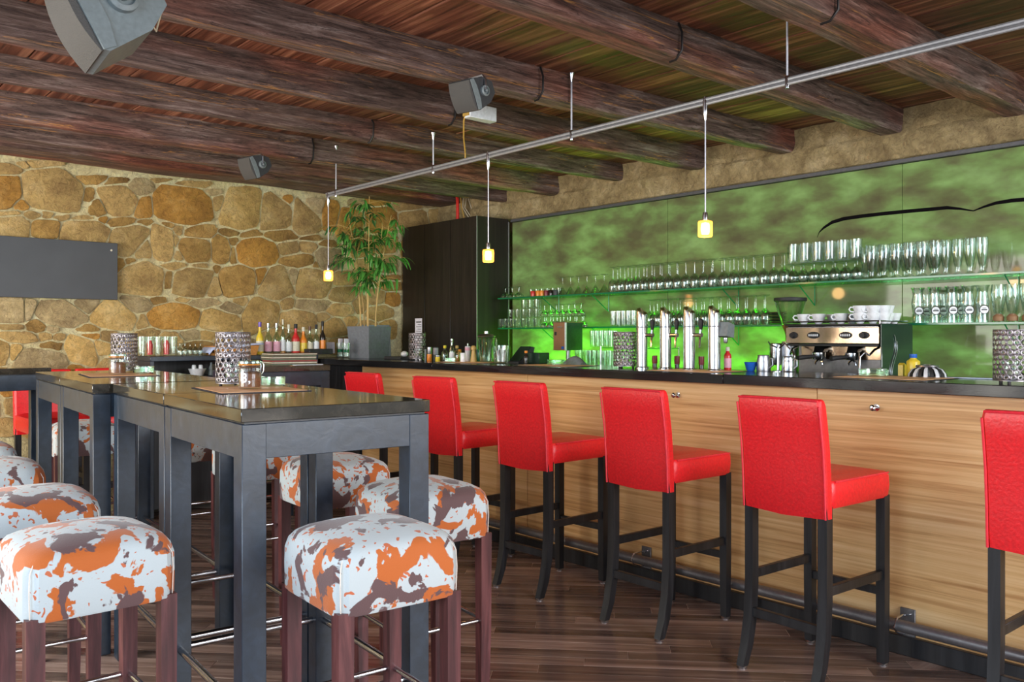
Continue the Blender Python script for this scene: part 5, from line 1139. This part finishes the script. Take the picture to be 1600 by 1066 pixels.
for x0, yy0, dx, dy, H in canes:
    pts = [(x0 + dx * (t ** 1.6), yy0 + dy * (t ** 1.6), H * t) for t in [i / 7 for i in range(8)]]
    MB().tube(pts, [.0068 - .0006 * i for i in range(8)], 8).obj('cane', M['cane'], bt)
    for k in range(15):
        t = rb.uniform(.30, 1.0) ** .8; i = min(6, int(t * 7)); f = t * 7 - i
        p = Vector(pts[i]).lerp(Vector(pts[i + 1]), f); a_ = rb.uniform(0, 2 * PI); l = rb.uniform(.07, .22) * (1.15 - .6 * abs(t - .62))
        q = p + Vector((l * math.cos(a_), l * math.sin(a_), rb.uniform(-.01, .07))); tw.tube([p, p.lerp(q, .5) + Vector((0, 0, .02)), q], [.0022, .0018, .001], 5)
        nl = 7
        for j in range(nl):
            pp = p.lerp(q, .35 + .65 * (j + 1) / nl); r_ = rb.random(); k_ = (0 if r_ < .45 else 2 if r_ < .82 else 4) + rb.randint(0, 1)
            if lc >= 620: break
            lc += 1
            T = (pp, (rb.uniform(-.5, .5), rb.uniform(.0, .95), a_ + rb.uniform(-1.2, 1.2)), rb.uniform(.85, 1.35))
            if lc <= 290:
                o = link('leaf', LMX[k_][1], bt, T[0], T[1]); o.scale = (T[2],) * 3
            else:
                STF = globals().setdefault('STF', {}); STF.setdefault(LMX[k_][0], []).append((LMX[k_][1], T))
tw.obj('twigs', M['cane'], bt)['kind'] = 'stuff'
sm_ = MB()
for key, lst in STF.items():
    for me, T in lst:
        sm_.T = Matrix.LocRotScale(T[0], Euler(T[1]), Vector((T[2],) * 3)); sm_.add([tuple(v.co) for v in me.vertices], [tuple(f.vertices) for f in me.polygons])
sm_.obj('small_leaves', M['leafl'], bt)['kind'] = 'stuff'
# picture behind the planter
X_, d_ = on_y(588, 6.80); pf = empty('picture_frame', (X_, 6.80, ZB)); pf.rotation_euler = (math.radians(-12), 0, math.radians(-18)); tag(pf, 'grey framed blue picture leaning behind the planter', 'picture')
MB().box(-.14, .14, -.008, .008, 0.003, .30, .003).obj('frame', M['mgrey'], pf); MB().box(-.105, .105, -.0095, -.008, .06, .265).obj('picture', M['picture'], pf)
# sideboard at the stone wall
sb = empty('sideboard', (2.88, 6.78, 0)); tag(sb, 'long black sideboard against the stone wall with an open shelf', 'sideboard')
MB().box(-.69, .69, -.20, .22, 1.165, 1.20, .003).obj('top_board', M['tblack'], sb); MB().box(-.67, .67, -.17, .22, 1.02, 1.045, .002).obj('shelf_board', M['tblack'], sb)
for sx in (-.69, .66): MB().box(sx, sx + .03, -.195, .22, 0, 1.165, .002).obj('side_panel', M['tblack'], sb)
MB().box(-.66, .66, .19, .215, 0, 1.165).obj('back_panel', M['black'], sb)
for a, b in ((-.658, -.22), (-.217, .22), (.223, .657)): MB().box(a, b, -.185, -.165, .06, 1.015, .002).obj('door', M['black'], sb)
def sy(px, Y): X_, d_ = on_y(px, Y); return X_, d_
X_, d_ = sy(308, 6.70); bw = empty('shaker_bowl', (X_, 6.70, 1.045)); tag(bw, 'pale bowl holding two shakers on the sideboard shelf', 'bowl')
MB().lathe([(.001, .001), (.045, 0), (.065, .05), (.068, .055), (.063, .052), (.043, .008), (.001, .006)], 18).obj('dish', M['porc'], bw)
for s_, l in ((-.025, 'left'), (.028, 'right')):
    o = MB().lathe([(.001, .0), (.017, 0), (.017, .06), (.014, .075), (.001, .078)], 12).obj('shaker', M['porc']); o.location = (X_ + s_, 6.70, 1.054); tag(o, 'white shaker standing in the pale bowl, the %s one' % l, 'shaker', 'white shakers in the bowl')
X_, d_ = sy(330, 6.70); o = MB().lathe([(.001, 0), (.022, 0), (.024, .01), (.018, .06), (.009, .08), (.009, .10), (.001, .102)], 14).obj('small_bottle', M['mgrey']); o.location = (X_, 6.70, 1.045); tag(o, 'small pale bottle right of the shaker bowl on sideboard shelf', 'bottle')
# napkin glasses with red napkins, row of small glasses, bread basket
for i, px in enumerate((221, 234, 247, 260, 271)):
    X_, d_ = sy(px, 6.80); t = empty('tall_glass', (X_, 6.80, 1.20)); tag(t, 'tall clear glass at left end of sideboard, %s' % (('holding a red napkin, ' if i in (1, 3) else 'empty, ') + nth(i, 5)), 'glass', 'tall glasses with red napkins')
    link('glass_body', G['tumbler'], t).scale = (.88, .88, 1.25)
    if i in (1, 3): MB().lathe([(.001, .01), (.022, .012), (.024, .09), (.012, .12), (.001, .118)], 9).obj('red_napkin', M['red'], t)
for i, px in enumerate((281, 289, 297, 305, 313)):
    X_, d_ = sy(px, 6.74); put_glass('snifter', 'snifter', X_, 6.74, 1.20, 'small upturned stemmed glass on sideboard left of bread basket, ' + nth(i, 5), 'glass', 'small stemmed glasses on the sideboard').scale = (.5, .5, .85)
X_, d_ = sy(362, 6.78); bk = empty('bread_basket', (X_, 6.78, 1.20)); tag(bk, 'orange wicker bread basket covered by pale blue cloth on the sideboard', 'basket')
MB().loft([[(-.19 * q, -.10 * q, z), (.19 * q, -.10 * q, z), (.19 * q, .10 * q, z), (-.19 * q, .10 * q, z)] for q, z in ((.9, 0), (1, .075), (.96, .078), (.9, .01))]).obj('wicker', M['wicker'], bk)
cl = []
for i in range(15):
    u = -.23 + .46 * i / 14; rr_ = []
    for j in range(9):
        v = -.13 + .26 * j / 8; e = max(0, abs(u) - .19) * 1.6; f = max(0, abs(v) - .095)
        rr_.append((u, v if abs(v) < .108 else math.copysign(.108, v), .086 + .012 * math.sin(9 * u + 5 * v) - (.055 if u < -.19 else 0) * min(1, e * 20) - f * (.6 if u < 0.05 else .3)))
    cl.append(rr_)
c_ = MB().loft(cl, False, False, closed=False).obj('cloth', M['cloth'], bk); md = c_.modifiers.new('t', 'SOLIDIFY'); md.thickness = .004
X_, d_ = sy(517, 6.86); o = MB().box(-.04, .04, -.004, .004, 0, .10, .001).obj('paper_card', M['paper']); o.location = (X_, 6.86, 1.20); o.rotation_euler = (-.1, 0, 0); tag(o, 'blank pale card standing right of the black bottle', 'card')
kk = MB().box(-.11, .11, -.05, .05, 0, .045, .003).obj('black_tray', M['black']); X_, d_ = sy(500, 6.62); kk.location = (X_, 6.645, 1.20); tag(kk, 'low black box on the sideboard in front of the bottles', 'box')
for i, px in enumerate((532, 541)):
    X_, d_ = sy(px, 6.62); X_ = on_x(px, 3.80)[0]; t = empty('sweets_glass', (3.80, X_, ZB)); tag(t, 'open glass filled with %s on the bar left of the planter' % ('papers' if i == 0 else 'green and white bags'), 'glass', 'filled glasses beside the planter')
    link('glass_body', G['tumbler'], t).scale = (1, 1, 1.1); MB().lathe([(.001, .05), (.026, .052), (.029, .075), (.001, .08)], 10).obj('green_filling', M['edge'], t); MB().box(-.02, .02, -.008, .008, .08, .17, .003).obj('paper_bag', M['paper'], t)
# menus stacked on the rear high table
X0_, Y0_, d_ = on_z(447, 571, 1.152)
Y0_ = 5.66; X0_ = on_y(452, Y0_)[0]; z = 1.1505
for i in range(7):
    t = empty('menu_folder', (X0_ + rb.uniform(-.006, .006), Y0_ + rb.uniform(-.006, .006), z), rb.uniform(-.03, .03) - .08); wd_ = .165
    tag(t, 'brown menu folder, %s of the stack on the rear high table' % ('topmost', 'second from top', 'third from top', 'middle', 'third from bottom', 'second from bottom', 'lowest')[6 - i], 'menu', 'menu folders in a stack')
    MB().box(-wd_, wd_, -.11, .11, 0, .0022, .0006).obj('cover', M['leather'], t); MB().box(-wd_ + .004, wd_ - .004, -.107, .105, .0022, .0088).obj('pages', M[('pgreen', 'cream', 'pred', 'pgreen', 'cream', 'pgreen', 'cream')[i]], t); MB().box(-wd_, wd_, -.11, .11, .0088, .011, .0006).obj('cover', M['leather'], t); z += .0118
X_, Y_, d_ = on_z(500, 571, 1.152); o = MB().box(-.12, .10, -.08, .08, 0, .004).obj('paper_sheets', M['paper']); o.location = (2.93, 5.60, 1.1502); o.rotation_euler = (0, 0, .15); tag(o, 'loose pale leaflets beside the menu stack on the rear table', 'paper')
# small white thing and dark pad at the cabinet foot end of bar
o = MB().box(-.09, .09, -.12, .12, 0, .022, .003).obj('dark_pad', M['dgrey']); o.location = (4.02, on_x(627, 4.02)[0], ZB); tag(o, 'flat dark pad on the bar between planter and lantern', 'pad')
o = MB().ball((0, 0, .022), (.03, .035, .024), 14, 8).obj('pebble', M['porc']); o.location = (4.02, on_x(632, 4.02)[0], ZB + .0215); tag(o, 'small round white stone lying on the dark pad', 'stone')
